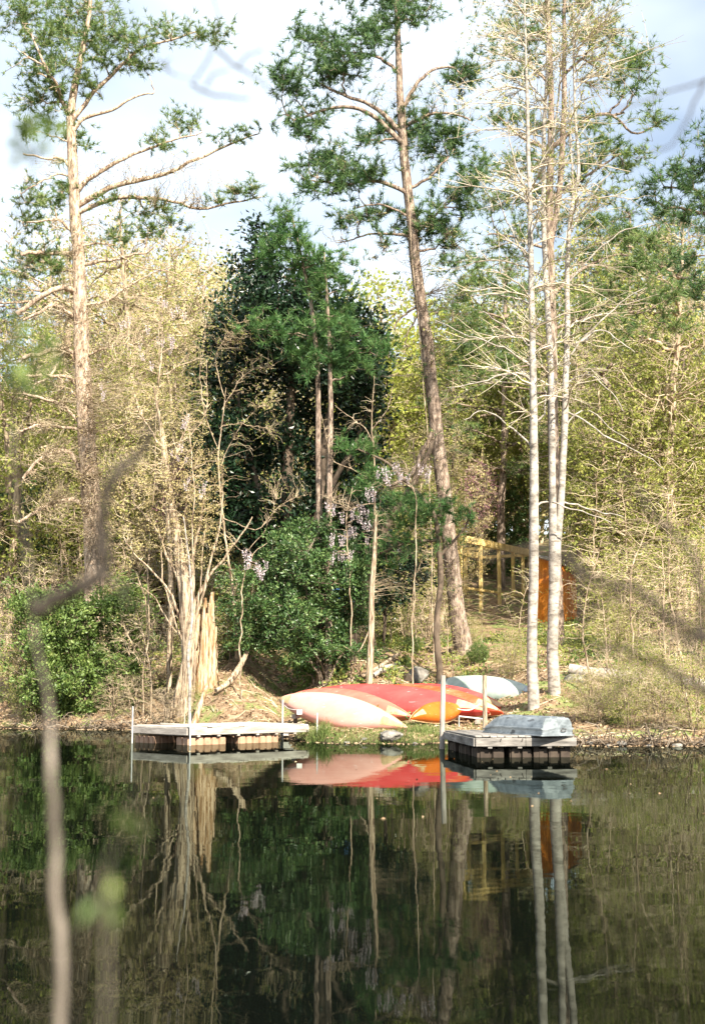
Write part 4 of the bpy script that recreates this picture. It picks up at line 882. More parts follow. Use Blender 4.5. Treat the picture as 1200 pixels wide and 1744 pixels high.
cl = [(548, 78, 42, 22), (590, 105, 45, 28), (560, 130, 38, 22), (480, 140, 34, 20), (510, 155, 30, 16), (505, 215, 32, 15), (540, 205, 25, 14), (525, 235, 22, 10), (800, 130, 34, 18), (775, 140, 25, 15),
      (640, 75, 35, 20), (665, 40, 35, 15), (620, 55, 30, 14), (720, 212, 34, 22), (690, 235, 30, 18), (750, 235, 34, 20), (775, 245, 25, 16), (655, 225, 28, 14), (620, 240, 24, 12), (735, 270, 32, 18),
      (510, 290, 24, 12), (550, 278, 34, 18), (590, 290, 34, 22), (560, 315, 38, 18), (530, 325, 26, 12), (610, 320, 26, 16), (640, 300, 25, 14), (800, 315, 30, 22), (775, 335, 28, 16), (820, 300, 24, 14), (790, 360, 24, 14),
      (700, 385, 30, 18), (735, 378, 32, 20), (720, 405, 30, 16), (650, 368, 30, 11), (610, 375, 26, 10), (585, 385, 20, 12), (755, 395, 25, 14), (655, 420, 20, 8), (770, 420, 24, 12), (505, 60, 22, 10), (710, 30, 35, 12), (680, 5, 60, 20), (640, -30, 50, 30), (720, -50, 50, 30)]
pine_from_clumps(p, cl, D, 1, per=62, k=13, L=.24, W=.024, limb_r=.055, gr=1.32)
tg = np.concatenate(clump_points(p.rng, [(620, 180, 110, 50), (640, 260, 110, 50), (620, 380, 90, 40), (740, 180, 80, 50), (760, 420, 70, 70), (650, 450, 60, 40), (730, 600, 30, 70, -.9), (745, 760, 30, 70, -.9), (765, 950, 36, 70, -.9), (710, 480, 30, 60, -.9), (760, 560, 60, 70), (700, 650, 60, 60), (780, 700, 60, 70), (790, 480, 60, 50), (700, 850, 60, 60)], D, 13))
cc, TT = p.reach(tg, .011, K=6, wob=.06, sag=-.15, pool=False); q, d = pick(p, cc, TT, 1500, .03, 3); add_leaves(p, q, d, .07, .04, 2); add_needles(p, cc[::4, -1], TT[::4, -1] + (0, 0, .3), 12, .24, .022, 1)
p.finish('pine_tree', 'tall central pine with a bare reddish trunk and layered boughs', 'tree', base, ['pine_bark'], ['grey_twig', 'needles', 'tan_leaf'])

# left pine
D = 50.5; p = Plant(102); base = G(162, D)
c0 = [base + (0, 0, -.3)] + [P(x, y, D) for x, y in ((158, 930), (151, 800), (144, 680), (139, 560), (134, 450), (129, 370), (126, 300), (123, 240), (122, 190), (135, 110), (150, 40), (160, -60))]
p.limb(c0, [.42, .36, .34, .33, .31, .28, .26, .22, .20, .17, .12, .08, .04], 14, 80, flute=.2, wob=.008)
for pts, r in [([(126, 352), (200, 315), (290, 292), (350, 262), (440, 228)], (.13, .025)), ([(130, 365), (220, 332), (300, 340), (350, 352), (445, 335)], (.10, .025)), ([(124, 330), (165, 300), (215, 275), (290, 245), (345, 225)], (.11, .02)),
               ([(122, 225), (150, 195), (190, 185), (230, 165), (260, 160)], (.09, .03)), ([(122, 205), (150, 160), (200, 110), (240, 80), (330, 55)], (.10, .03)), ([(122, 200), (95, 150), (75, 110), (55, 60)], (.10, .03)),
               ([(122, 215), (110, 170), (90, 120), (40, 90)], (.08, .03)), ([(124, 290), (105, 270), (80, 272), (40, 262)], (.07, .03)), ([(130, 405), (100, 375), (85, 370), (40, 378)], (.07, .03)), ([(126, 310), (105, 300), (60, 315), (36, 330)], (.05, .02)),
               ([(138, 520), (120, 495), (90, 493), (60, 510), (30, 535)], (.12, .09)), ([(141, 560), (115, 535), (85, 520), (40, 545)], (.09, .05)), ([(140, 620), (120, 600), (95, 595), (40, 610)], (.12, .08)), ([(143, 640), (110, 600), (80, 640), (60, 655)], (.06, .04)),
               ([(146, 700), (125, 645), (90, 640), (40, 640)], (.08, .05)), ([(148, 740), (118, 700), (95, 690), (40, 670)], (.07, .05)), ([(150, 735), (140, 690), (110, 660)], (.07, .04)), ([(148, 730), (100, 722), (60, 725), (38, 735)], (.06, .04)),
               ([(152, 820), (120, 770), (85, 775), (40, 815)], (.10, .06)), ([(156, 870), (120, 850), (70, 865), (30, 890)], (.10, .06)), ([(140, 520), (180, 510), (230, 480), (290, 455)], (.06, .02)), ([(136, 450), (170, 440), (215, 435), (240, 432)], (.07, .04)),
               ([(138, 420), (180, 420), (230, 455), (300, 470), (345, 500)], (.04, .012)), ([(142, 610), (200, 585), (240, 590)], (.05, .02)), ([(132, 435), (90, 432), (38, 432)], (.09, .07))]:
    px_limb(p, [(q[0], q[1], (-1.2 if q[0] < 100 else 0) * (i > 1)) for i, q in enumerate(pts)], D, r, n=22, sides=7, wob=.025)
cl = [(70, 70, 34, 18), (110, 55, 34, 18), (150, 70, 30, 18), (190, 60, 34, 16), (235, 75, 30, 14), (220, 110, 30, 14), (290, 62, 30, 10), (335, 60, 30, 12), (370, 70, 20, 10), (60, 120, 28, 20), (95, 115, 28, 18), (170, 100, 28, 16), (250, 120, 18, 10), (140, 20, 60, 20),
      (60, 180, 26, 20), (100, 170, 22, 18), (150, 150, 20, 14), (300, 208, 20, 9), (325, 218, 20, 10), (265, 245, 18, 8), (285, 252, 18, 8), (390, 240, 22, 8), (420, 232, 16, 6), (400, 330, 26, 8), (430, 325, 16, 8), (370, 345, 18, 6), (265, 355, 26, 8), (240, 365, 20, 8), (180, 345, 20, 8),
      (60, 345, 26, 20), (55, 385, 20, 14), (95, 350, 18, 12), (50, 455, 22, 20), (85, 440, 20, 16), (100, 465, 20, 12), (210, 410, 34, 10), (250, 400, 24, 8), (290, 385, 20, 8), (120, 330, 18, 10), (60, 225, 22, 14), (150, 250, 16, 10), (110, 230, 16, 12), (40, 30, 40, 20)]
pine_from_clumps(p, cl, D, 1, per=52, k=13, L=.22, W=.022, limb_r=.045, gr=1.6)
# dead twigs hanging round the trunk and limbs
tg = clump_points(p.rng, [(150, 700, 50, 70, -1.2), (155, 820, 50, 70, -1.2), (160, 900, 50, 40, -1.3), (145, 560, 50, 60, -1.0), (135, 420, 50, 60, -.8), (110, 640, 80, 60), (100, 560, 70, 60), (130, 780, 80, 90), (100, 850, 80, 60), (190, 520, 70, 60), (90, 300, 60, 50), (200, 660, 60, 80), (190, 300, 70, 40), (300, 300, 80, 50), (60, 740, 50, 60)], D, 40)
cc, TT = p.reach(np.concatenate(tg), .012, K=6, wob=.07, sag=-.2, pool=False); 
q, d = pick(p, cc, TT, 2600, .03, 3); add_leaves(p, q, d, .08, .04, 2)
p.finish('pine_tree', 'tall sunlit pine at left with long arching limbs and sparse needles', 'tree', base, ['pine_bark_sunlit'], ['tan_twig', 'needles_yellow', 'tan_leaf'])

# right pine with two leaders, behind the poplars
D = 53.0; p = Plant(103); base = G(945, D)
c0 = [base + (0, 0, -.3)] + [P(x, y, D) for x, y in ((944, 940), (942, 800), (940, 650), (938, 520), (937, 420), (936, 340), (937, 260), (938, 180), (936, 100), (933, 40), (930, -60))]
p.limb(c0, [.27, .24, .22, .21, .2, .19, .17, .15, .13, .11, .09, .05], 12, 60, flute=.15, wob=.008)
px_limb(p, [(937, 420), (950, 340), (957, 240), (960, 150), (961, 60), (962, -60)], D, [.12, .12, .12, .10, .08, .04], n=40, sides=9, wob=.01, flute=.1)
for pts, r in [([(940, 250), (1000, 205), (1040, 200), (1080, 230), (1115, 215)], (.10, .03)), ([(957, 130), (1000, 90), (1040, 70)], (.08, .03)), ([(938, 260), (890, 230), (850, 200)], (.08, .03)), ([(937, 150), (900, 110), (860, 90)], (.07, .03)), ([(938, 340), (1000, 300), (1060, 260)], (.08, .03)),
               ([(940, 500), (1000, 450), (1060, 430), (1120, 450)], (.09, .03)), ([(938, 430), (880, 410), (830, 400)], (.07, .03)), ([(940, 600), (860, 560), (800, 500)], (.07, .02)), ([(940, 560), (1010, 540), (1080, 530)], (.07, .03)), ([(1035, 660, 3), (1025, 640, 3), (1040, 620, 2)], (.12, .08))]:
    px_limb(p, pts, D, r, n=20, sides=6, wob=.03)
cl = [(870, 55, 36, 14), (910, 70, 30, 14), (840, 95, 24, 8), (1000, 70, 36, 16), (1040, 60, 26, 12), (1070, 95, 28, 14), (1090, 115, 22, 14), (1060, 130, 30, 16), (1075, 155, 26, 12), (1030, 125, 26, 14), (900, 105, 30, 14), (880, 130, 26, 12),
      (880, 200, 28, 12), (850, 205, 26, 10), (920, 220, 26, 12), (1000, 215, 34, 14), (1040, 250, 40, 16), (1010, 270, 36, 16), (1080, 265, 22, 10), (1110, 205, 24, 9), (1125, 215, 18, 6), (1060, 290, 30, 14), (900, 280, 30, 14), (860, 290, 26, 12), (830, 280, 22, 10), (985, 310, 34, 16), (920, 330, 28, 14), (870, 350, 30, 14), (835, 350, 26, 12), (1030, 340, 30, 14), (1000, 380, 36, 14), (950, 380, 26, 14),
      (890, 400, 30, 14), (850, 420, 30, 14), (1060, 410, 34, 16), (1100, 420, 34, 16), (1130, 450, 34, 18), (1080, 455, 34, 16), (1020, 440, 30, 14), (810, 470, 34, 14), (840, 500, 30, 14), (780, 510, 26, 12), (1050, 500, 34, 14), (1110, 520, 34, 14), (1150, 500, 26, 14), (880, 500, 30, 14), (800, 560, 34, 14), (840, 590, 30, 14), (1000, 530, 30, 14), (1060, 560, 30, 12), (790, 620, 34, 16), (820, 650, 30, 12), (1140, 560, 30, 12), (870, 620, 26, 12), (770, 460, 24, 12), (930, 20, 60, 20), (1000, 0, 40, 20)]
pine_from_clumps(p, cl, D, 1, per=44, k=12, L=.24, W=.023, limb_r=.05, gr=1.6)
p.finish('pine_tree', 'tall twin-topped pine behind the pale poplars at right', 'tree', base, ['pine_bark'], ['grey_twig', 'needles_yellow'])

# pine at the right edge
D = 46.0; p = Plant(104); base = G(1262, D)
c0 = [base + (0, 0, -.3)] + [P(x, y, D) for x, y in ((1258, 900), (1252, 700), (1248, 500), (1244, 350), (1242, 200), (1240, 60))]
p.limb(c0, [.34, .3, .26, .23, .2, .14, .06], 12, 40, flute=.12)
for pts in ([(1245, 430), (1190, 330), (1130, 318)], [(1245, 380), (1180, 360), (1120, 345)], [(1246, 500), (1190, 480), (1150, 470)]): px_limb(p, pts, D, (.08, .03), n=14, sides=6, wob=.03)
pine_from_clumps(p, [(1120, 318, 28, 12), (1145, 300, 26, 14), (1110, 345, 28, 12), (1135, 362, 30, 12), (1165, 330, 26, 20), (1160, 375, 26, 12), (1185, 300, 26, 20), (1195, 350, 30, 24), (1160, 460, 26, 16), (1190, 500, 30, 20), (1220, 250, 40, 30), (1230, 400, 40, 30)], D, 1, per=60, k=12)
p.finish('pine_tree', 'dark pine boughs reaching in from beyond the right edge', 'tree', base, ['pine_bark'], ['grey_twig', 'needles'])

# twin slim pines before the magnolia
for xs_, cl, lab, sd, nt_ in (
    ([(545, 905), (543, 780), (542, 650), (533, 540), (516, 450), (495, 360)], [(490, 375, 26, 18), (475, 405, 28, 20), (510, 410, 32, 20), (495, 445, 34, 20), (540, 440, 28, 18), (455, 440, 22, 16), (520, 485, 30, 16), (440, 560, 30, 16), (480, 568, 30, 16), (520, 560, 30, 16), (500, 610, 28, 14), (530, 640, 18, 12), (535, 600, 26, 12), (560, 470, 30, 18), (585, 450, 20, 12)], 'slim bright pine with the left of two thin trunks before the magnolia', 111, 46.0),
    ([(560, 1000), (560, 880), (563, 740), (562, 620), (558, 520), (552, 430)], [(560, 560, 30, 18), (600, 575, 34, 16), (640, 590, 26, 12), (590, 610, 30, 14), (560, 620, 26, 16), (620, 630, 24, 10), (655, 605, 18, 10), (580, 540, 26, 14), (575, 650, 16, 10), (550, 500, 26, 16), (590, 495, 22, 12)], 'slim bright pine with the right of two thin trunks before the magnolia', 112, 45.5)):
    D = nt_; p = Plant(sd); base = G(xs_[0][0], D)
    p.limb([base + (0, 0, -.2)] + [P(x, y, D) for x, y in xs_], [.13, .12, .11, .10, .08, .06, .03], 10, 40, wob=.006)
    pine_from_clumps(p, cl, D, 1, per=52, k=15, L=.24, W=.02, limb_r=.03)
    p.finish('young_pine', lab, 'tree', base, ['pine_bark'], ['grey_twig', 'needles_bright'])

# low pine boughs at centre right, from a dark crooked stem
D = 45.0; p = Plant(113); base = G(746, D)
p.limb([base + (0, 0, -.2)] + [P(x, y, D) for x, y in ((741, 1070), (748, 1000), (746, 940), (735, 880), (700, 830), (660, 790), (610, 765))], [.12, .11, .1, .1, .08, .07, .05, .02], 9, 44, wob=.02, flute=.2)
px_limb(p, [(746, 950), (790, 900), (800, 870)], D, (.06, .03), n=12); px_limb(p, [(742, 920), (690, 925), (640, 945)], D, (.06, .03), n=12)
pine_from_clumps(p, [(600, 765, 24, 14), (630, 775, 26, 14), (640, 828, 36, 16), (610, 840, 22, 12), (680, 860, 34, 16), (720, 875, 34, 18), (760, 880, 30, 18), (790, 890, 22, 12), (700, 895, 36, 16), (650, 890, 26, 12), (650, 935, 28, 12), (615, 955, 20, 10), (690, 940, 26, 14), (730, 925, 24, 12), (670, 965, 20, 8)], D, 1, per=46, k=15, L=.23, W=.02, limb_r=.03)
p.finish('young_pine', 'low bright pine boughs on a crooked dark stem left of the big pine', 'tree', base, ['dark_bark'], ['grey_twig', 'needles_bright'])

# twin / triple poplars
def poplar(name, label, sd, D, stems, fans, dens, leafn):
    p = Plant(sd); base = G(stems[0][0][0][0], D)
    for i, (pts, r) in enumerate(stems):
        q = [P(x, y, D) for x, y in pts]
        if i == 0: q[0] = base + (0, 0, -.3)
        p.limb(q, [v * .87 for v in r], 12, 70, wob=.005, flute=.1)
    hp = [np.concatenate(p.pp), np.concatenate(p.pd), np.concatenate(p.pr)]
    for pts in fans: px_limb(p, [(q[0], q[1], q[2] if len(q) > 2 else 0) for q in pts], D, (.035, .012), n=16, sides=5, wob=.03)
    # rising branches all round the upper trunk
    g = p.rng; up = hp[0][:, 2]; i = g.choice(np.flatnonzero(up > 7.0), 75)
    a = g.uniform(0, 6.28, len(i)); Lb_ = g.uniform(1.0, 3.4, len(i)) * np.clip(1.5 - up[i] / 26, .4, 1)
    tg = hp[0][i] + np.stack([np.cos(a) * Lb_, np.sin(a) * Lb_, Lb_ * g.uniform(.7, 1.7, len(i))], 1)
    c, T = p.reach(tg, .026, K=8, sides=4, wob=.012, lead=.4, sag=-.05, zpen=1.6, frm=hp)
    k = g.integers(0, len(c), dens); e = g.integers(2, 8, dens); b_ = c[k, e]; dr = nrm(T[k, e] + g.normal(size=(dens, 3)) * .5 + (0, 0, .25))
    tw = b_ + dr * g.uniform(.3, 1.3, (dens, 1)); t_ = np.linspace(0, 1, 4)[None, :, None]
    cc = b_[:, None] * (1 - t_) + tw[:, None] * t_ + (g.normal(size=(dens, 4, 3)) * .035) * t_
    V, F = tubes(cc, np.tile([.011, .009, .007, .005], (dens, 1)), 3); p.crown.append((V, F, 0, True)); T2 = nrm(np.gradient(cc, axis=1))
    q, d = pick(p, cc, T2, leafn, .03, 1); add_leaves(p, q, d, .075, .05, 1)
    return p, base
p, base = poplar('poplar_tree', '', 121, 39.0, [([(903, 1203), (906, 1100), (910, 960), (911, 820), (908, 680), (906, 560), (903, 450), (901, 340), (899, 270), (897, 190), (894, 60), (892, -60)], [.20, .165, .155, .15, .13, .115, .10, .085, .07, .055, .03, .015])],
   [[(908, 765), (870, 725), (830, 705), (790, 715)], [(906, 650), (880, 640), (820, 655), (760, 660)], [(906, 630), (850, 590), (790, 565), (740, 545)], [(904, 590), (870, 560), (820, 530)], [(905, 520), (870, 510), (800, 505)], [(907, 720), (930, 700), (925, 660)], [(902, 440), (870, 390), (845, 320)], [(900, 350), (880, 290), (862, 210)], [(910, 880), (925, 855), (975, 870), (1040, 890)]], 900, 2600)
p.finish('poplar_tree', 'leftmost pale slender poplar trunk behind the dark dock', 'tree', base, ['poplar_bark'], ['pale_twig', 'young_leaf'])
p, base = poplar('poplar_tree', '', 122, 40.0, [([(939, 1202), (940, 1100), (942, 990), (941, 880), (939, 760), (937, 640), (932, 520), (926, 400), (925, 300), (926, 215), (930, 120), (933, -40)], [.22, .19, .18, .12, .115, .11, .10, .09, .075, .06, .04, .015]),
   ([(945, 1010), (950, 900), (957, 780), (961, 660), (965, 540), (966, 440), (972, 360), (985, 290), (980, 200), (977, 110), (975, -20)], [.13, .125, .12, .115, .10, .09, .07, .055, .045, .03, .012]), ([(925, 290), (938, 240), (950, 170), (955, 80)], [.05, .04, .03, .015]), ([(966, 440), (975, 330), (972, 240), (968, 150)], [.05, .04, .03, .015])],
   [[(942, 790), (960, 730), (1000, 700), (1070, 750)], [(938, 700), (960, 660), (1010, 640), (1060, 700)], [(962, 620), (990, 580), (1050, 520), (1100, 490)], [(963, 590), (1020, 560), (1080, 600)], [(940, 600), (955, 560), (1000, 540)], [(967, 480), (1010, 430), (1060, 400), (1110, 380)], [(960, 700), (1000, 720), (1060, 760), (1130, 800)], [(955, 850), (1000, 860), (1060, 880)], [(926, 480), (890, 430), (870, 380)], [(966, 400), (1000, 350), (1040, 290)]], 1300, 3600)
p.finish('poplar_tree', 'pale poplar forking into two slender stems, right of the first', 'tree', base, ['poplar_bark'], ['pale_twig', 'young_leaf'])

# magnolia
D = 51.0; p = Plant(131); base = G(500, D)
for pts, r in [([(500, 1090), (492, 960), (485, 820), (490, 700), (500, 560), (500, 440)], [.3, .27, .23, .18, .12, .05]), ([(510, 1000), (540, 860), (560, 700), (590, 580)], [.2, .17, .12, .05]), ([(490, 960), (440, 840), (410, 700), (390, 580)], [.18, .15, .1, .04]), ([(520, 900), (590, 780), (640, 660)], [.14, .1, .04])]:
    px_limb(p, pts, D, r, n=30, sides=10, wob=.02)
cl = [(500, 500, 60, 55), (470, 430, 30, 40), (440, 530, 60, 45), (395, 560, 45, 45), (560, 540, 60, 50), (610, 560, 45, 50), (630, 620, 45, 50), (470, 620, 80, 60), (390, 650, 55, 60), (560, 650, 80, 70), (630, 700, 45, 60), (430, 740, 80, 60), (520, 760, 90, 60), (600, 780, 60, 50), (380, 790, 45, 55), (400, 860, 60, 50), (368, 840, 36, 46), (372, 740, 36, 50), (480, 860, 90, 60), (570, 870, 70, 60), (420, 920, 60, 40), (520, 940, 90, 50), (600, 930, 50, 50), (640, 860, 40, 40), (540, 470, 30, 40), (445, 400, 20, 24), (480, 560, 70, 50), (540, 600, 70, 50), (440, 470, 40, 40), (600, 640, 60, 50)]
cl = [(c[0] - 8, c[1], c[2] * 1.12, c[3] * 1.1) for c in cl]; pts = clump_points(p.rng, cl, D, 34); al = np.concatenate(pts)
p.reach(al[::60], .06, K=7, sides=5, part='trunk', wob=.03); p.reach(al[::10], .02, K=5, wob=.05)
c, T = p.reach(al[::3], .01, K=4, wob=.05, pool=False)
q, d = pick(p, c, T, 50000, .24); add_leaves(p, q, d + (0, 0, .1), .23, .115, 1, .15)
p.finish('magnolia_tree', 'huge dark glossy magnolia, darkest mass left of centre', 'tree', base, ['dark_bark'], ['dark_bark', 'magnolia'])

# pale bare tree whose branches cross the magnolia
D = 46.5; p = Plant(132); base = G(403, D)
px_limb(p, [(403, 1120), (395, 1000), (380, 900), (372, 780), (385, 660)], D, [.05, .045, .035, .03, .01], n=30, sides=7, wob=.02)
for pts in ([(375, 800), (400, 760), (430, 700), (480, 680)], [(378, 880), (440, 900), (480, 860), (530, 840)], [(372, 760), (350, 700), (340, 640), (350, 560)], [(380, 700), (420, 640), (470, 620), (500, 600)], [(376, 730), (410, 720), (455, 730)], [(385, 680), (370, 610), (400, 560), (440, 540)], [(380, 900), (420, 940), (450, 900), (470, 850)]): px_limb(p, pts, D, (.018, .007), n=16, sides=5, wob=.04)
tg = np.concatenate(clump_points(p.rng, [(400, 620, 60, 70), (440, 720, 60, 60), (470, 840, 60, 50), (360, 560, 40, 60), (420, 560, 50, 30)], D, 22)); c, T = p.reach(tg, .009, K=6, wob=.05, pool=False)
q, d = pick(p, c, T, 700, .05, 2); add_leaves(p, q, d, .07, .045, 1)
p.finish('bare_tree', 'thin bare tree with pale branches crossing the dark magnolia', 'tree', base, ['tan_wood'], ['tan_twig', 'young_leaf'])
D = 45.0; p = Plant(133); base = G(636, D)
px_limb(p, [(636, 1010), (637, 900), (636, 800), (632, 720), (637, 640)], D, [.04, .035, .03, .02, .01], n=24, sides=6, wob=.02)
for pts in ([(636, 760), (600, 720), (570, 690)], [(637, 820), (600, 800), (560, 770), (545, 700)], [(634, 730), (655, 700), (668, 660)], [(636, 860), (590, 870), (560, 850)]): px_limb(p, pts, D, (.02, .008), n=12, sides=4, wob=.03)
tg = np.concatenate(clump_points(p.rng, [(600, 760, 50, 60), (640, 700, 30, 50), (580, 840, 50, 40)], D, 26)); p.reach(tg, .007, K=5, wob=.06, pool=False)
p.finish('bare_tree', 'thin pale sapling-like tree at the right edge of the magnolia', 'tree', base, ['tan_wood'], ['tan_twig'])

# holly bush and side bushes
def leafy(name, label, cat, sd, D, px0, cl, nleaf, L, W, leafm, per=60, bark='dark_bark', stems=5, fold=.15, twig='grey_twig', r=.05):
    p = Plant(sd); base = G(px0, D); g = p.rng
    pts = clump_points(g, cl, D, per); cen = np.array([q.mean(0) for q in pts]); pts = [c_ + (q - c_) * g.uniform(.45, 1.6, (len(q), 1)) for q, c_ in zip(pts, cen)]
    for c in cen[g.permutation(len(cen))[:stems]]:
        o_ = base + g.normal(size=3) * (.18, .18, 0); o_[2] = ground(o_[0], o_[1]) - .15
        p.limb([o_, o_ * .5 + c * .5 + g.normal(size=3) * .15, c], [r, r * .7, r * .3], 7, 16, wob=.03)
    al = np.concatenate(pts); al[:, 2] = np.maximum(al[:, 2], ground(al[:, 0], al[:, 1]) + .12)
    p.reach(al[::22], .02, K=5, sides=4, wob=.05); c, T = p.reach(al[::2], .009, K=4, wob=.06, pool=False)
    q, d = pick(p, c, T, nleaf, .10, 2); h = len(q) // 3; add_leaves(p, q[:h], d[:h], L * 1.3, W * 1.3, 1, fold); add_leaves(p, q[h:], d[h:], L * .8, W * .8, 1, fold)
    return p.finish(name, label, cat, base, [bark], [twig, leafm])
leafy('holly_bush', 'large glossy green holly bush behind the canoes', 'bush', 141, 45.5, 545,
      [(470, 985, 60, 40), (520, 960, 50, 45), (560, 935, 40, 40), (440, 1030, 50, 40), (500, 1040, 60, 45), (560, 1020, 60, 50), (600, 990, 36, 45), (450, 1085, 50, 30), (510, 1095, 55, 35), (570, 1090, 50, 35), (535, 1135, 45, 26), (420, 1100, 26, 16), (540, 905, 34, 26), (480, 930, 36, 28), (500, 900, 30, 20), (600, 1050, 30, 30)], 40000, .11, .065, 'holly', stems=7)
leafy('evergreen_sapling', 'small evergreen with horizontal leafy sprays right of the holly bush', 'tree', 142, 44.5, 633, [(600, 1110, 30, 7), (625, 1108, 26, 8), (575, 1102, 20, 8), (640, 1118, 12, 6)], 900, .1, .05, 'holly', per=70, stems=2, r=.02)
leafy('evergreen_bush', 'broad green thicket at the left water edge', 'bush', 143, 47.6, 140,
      [(90, 1050, 60, 40), (150, 1040, 60, 40), (70, 1110, 50, 45), (130, 1110, 60, 45), (190, 1100, 50, 45), (170, 1160, 55, 40), (100, 1170, 50, 35), (215, 1150, 36, 36), (60, 1180, 36, 30), (200, 1030, 40, 30), (225, 1200, 26, 22), (110, 1205, 50, 18), (180, 1205, 40, 16), (60, 1020, 40, 30)], 36000, .12, .07, 'shrub', stems=9)
leafy('evergreen_bush', 'dark green bush between the brown cabin and the left thicket', 'bush', 144, 52.5, 225, [(215, 1000, 36, 26), (240, 1040, 30, 36), (250, 1090, 30, 30), (205, 1060, 30, 30)], 4500, .12, .07, 'shrub', stems=4)
leafy('evergreen_bush', 'green leafy bush left of the holly, right of the split stump', 'bush', 145, 48.5, 395, [(400, 1000, 30, 36), (385, 1050, 26, 30), (410, 1070, 26, 30), (395, 1110, 26, 16)], 4500, .10, .06, 'holly', stems=4)
leafy('evergreen_bush', 'dark leafy undergrowth below the wisteria at centre', 'bush', 146, 50.5, 640, [(620, 900, 36, 40), (650, 940, 40, 40), (700, 960, 40, 40), (660, 1000, 40, 40), (610, 850, 30, 30)], 6500, .15, .08, 'magnolia', stems=4)

# thin straight trunk and the leaning dark trunk
p = Plant(151); D = 44.0; base = G(627, D)
p.limb([base + (0, 0, -.2)] + [P(x, y, D) for x, y in ((632, 1080), (633, 1010), (637, 950), (640, 880))], [.12, .105, .09, .08, .03], 10, 24, flute=.1)
px_limb(p, [(634, 1060), (610, 1110), (585, 1100)], D, (.03, .01), n=10, sides=5); tg = np.concatenate(clump_points(p.rng, [(640, 900, 40, 40), (660, 1000, 50, 30)], D, 24)); p.reach(tg, .008, K=5, wob=.07, pool=False)
p.finish('slim_tree', 'slim straight tan trunk rising behind the salmon canoe', 'tree', base, ['tan_wood'], ['tan_twig'])
p = Plant(152); D = 47.5; base = G(596, D)
p.limb([base + (0, 0, -.2)] + [P(x, y, D) for x, y in ((600, 1080), (612, 1020), (630, 960), (655, 900), (700, 830), (738, 752))], [.22, .18, .16, .15, .13, .11, .08], 10, 36, flute=.15, wob=.01)
tg = np.concatenate(clump_points(p.rng, [(650, 880, 50, 40), (720, 800, 50, 50)], D, 18)); p.reach(tg, .01, K=5, wob=.07, pool=False)
p.finish('leaning_tree', 'dark brown trunk leaning right above the holly bush', 'tree', base, ['dark_bark'], ['grey_twig'])

# the fluted, many-stemmed tree and split stump at left
D = 44.6; p = Plant(161); base = G(318, D)
p.limb([base + (0, 0, -.25)] + [P(x, y, D) for x, y in ((320, 1140), (318, 1080), (312, 1000), (298, 900), (280, 800), (270, 720), (262, 660))], [.30, .24, .22, .19, .15, .10, .06, .03], 14, 50, flute=.25, wob=.01)
p.limb([base + (-.45, 0, -.2), base + (-.2, 0, .45), P(322, 1100, D)], [.15, .14, .1], 10, 14, flute=.3)
p.limb([base + (.45, .1, -.2), base + (.2, .05, .5), P(326, 1100, D)], [.13, .12, .1], 10, 14, flute=.3)
for pts, r in [([(322, 1120), (330, 1020), (332, 940), (345, 860)], (.10, .03)), ([(320, 1100), (290, 1010), (250, 960), (215, 925)], (.06, .02)), ([(322, 1090), (340, 1010), (385, 950), (430, 880)], (.07, .02)), ([(318, 1060), (300, 960), (300, 860)], (.06, .02)), ([(316, 1010), (285, 950), (265, 900), (230, 860)], (.06, .02)),
               ([(325, 1090), (350, 980), (370, 900), (380, 840)], (.06, .02)), ([(322, 1110), (270, 1030), (240, 1000)], (.04, .015)), ([(324, 1080), (322, 980), (315, 880), (330, 800)], (.05, .015)), ([(290, 860), (300, 780), (320, 720)], (.05, .02)), ([(275, 760), (250, 720), (225, 660)], (.04, .015)), ([(322, 1120), (300, 1050), (275, 960), (285, 880)], (.04, .015)), ([(323, 1110), (340, 1000), (350, 900)], (.04, .015))]:
    px_limb(p, pts, D, r, n=20, sides=6, wob=.02)
tg = np.concatenate(clump_points(p.rng, [(300, 860, 70, 60), (345, 870, 45, 60), (250, 900, 50, 50), (330, 930, 70, 50), (270, 800, 60, 60), (340, 800, 50, 50), (250, 700, 50, 50), (310, 730, 50, 50)], D, 75))
p.reach(tg[::6], .016, K=7, wob=.03, lead=.6); c, T = p.reach(tg, .0085, K=6, wob=.04, pool=False, lead=.55)
q, d = pick(p, c, T, 7500, .05, 2); add_leaves(p, q, d, .065, .04, 1)
p.finish('fluted_tree', 'sun-bleached many-stemmed tree with a fluted trunk behind the left dock', 'tree', base, ['tan_wood'], ['tan_twig', 'tan_leaf'])
D = 45.4; p = Plant(162); base = G(348, D); g = p.rng
for i in range(22):                                      # upright splinters of the broken trunk
    a = i * 2.4; rr = .40 * math.sqrt((i + .5) / 22); o_ = base + (rr * 1.25 * cos(a), rr * sin(a), -.2); hgt = P(350, 985 + g.uniform(0, 120) ** 1.0 + abs(cos(a)) * 25, D)[2]
    tp_ = np.array([o_[0] * .72 + (P(352, 1000, D)[0]) * .28 + g.normal() * .05, o_[1], hgt])
    p.limb([o_, o_ * .5 + tp_ * .5 + g.normal(size=3) * .03, tp_], [.14, .095, g.uniform(.03, .075)], 7, 16, flute=.4, wob=.018)
p.finish('tree_stump', 'tall broken stump of pale stringy splinters beside the fluted trunk', 'stump', base, ['stump_wood'], ['tan_twig'], trunk_name='splintered_wood')
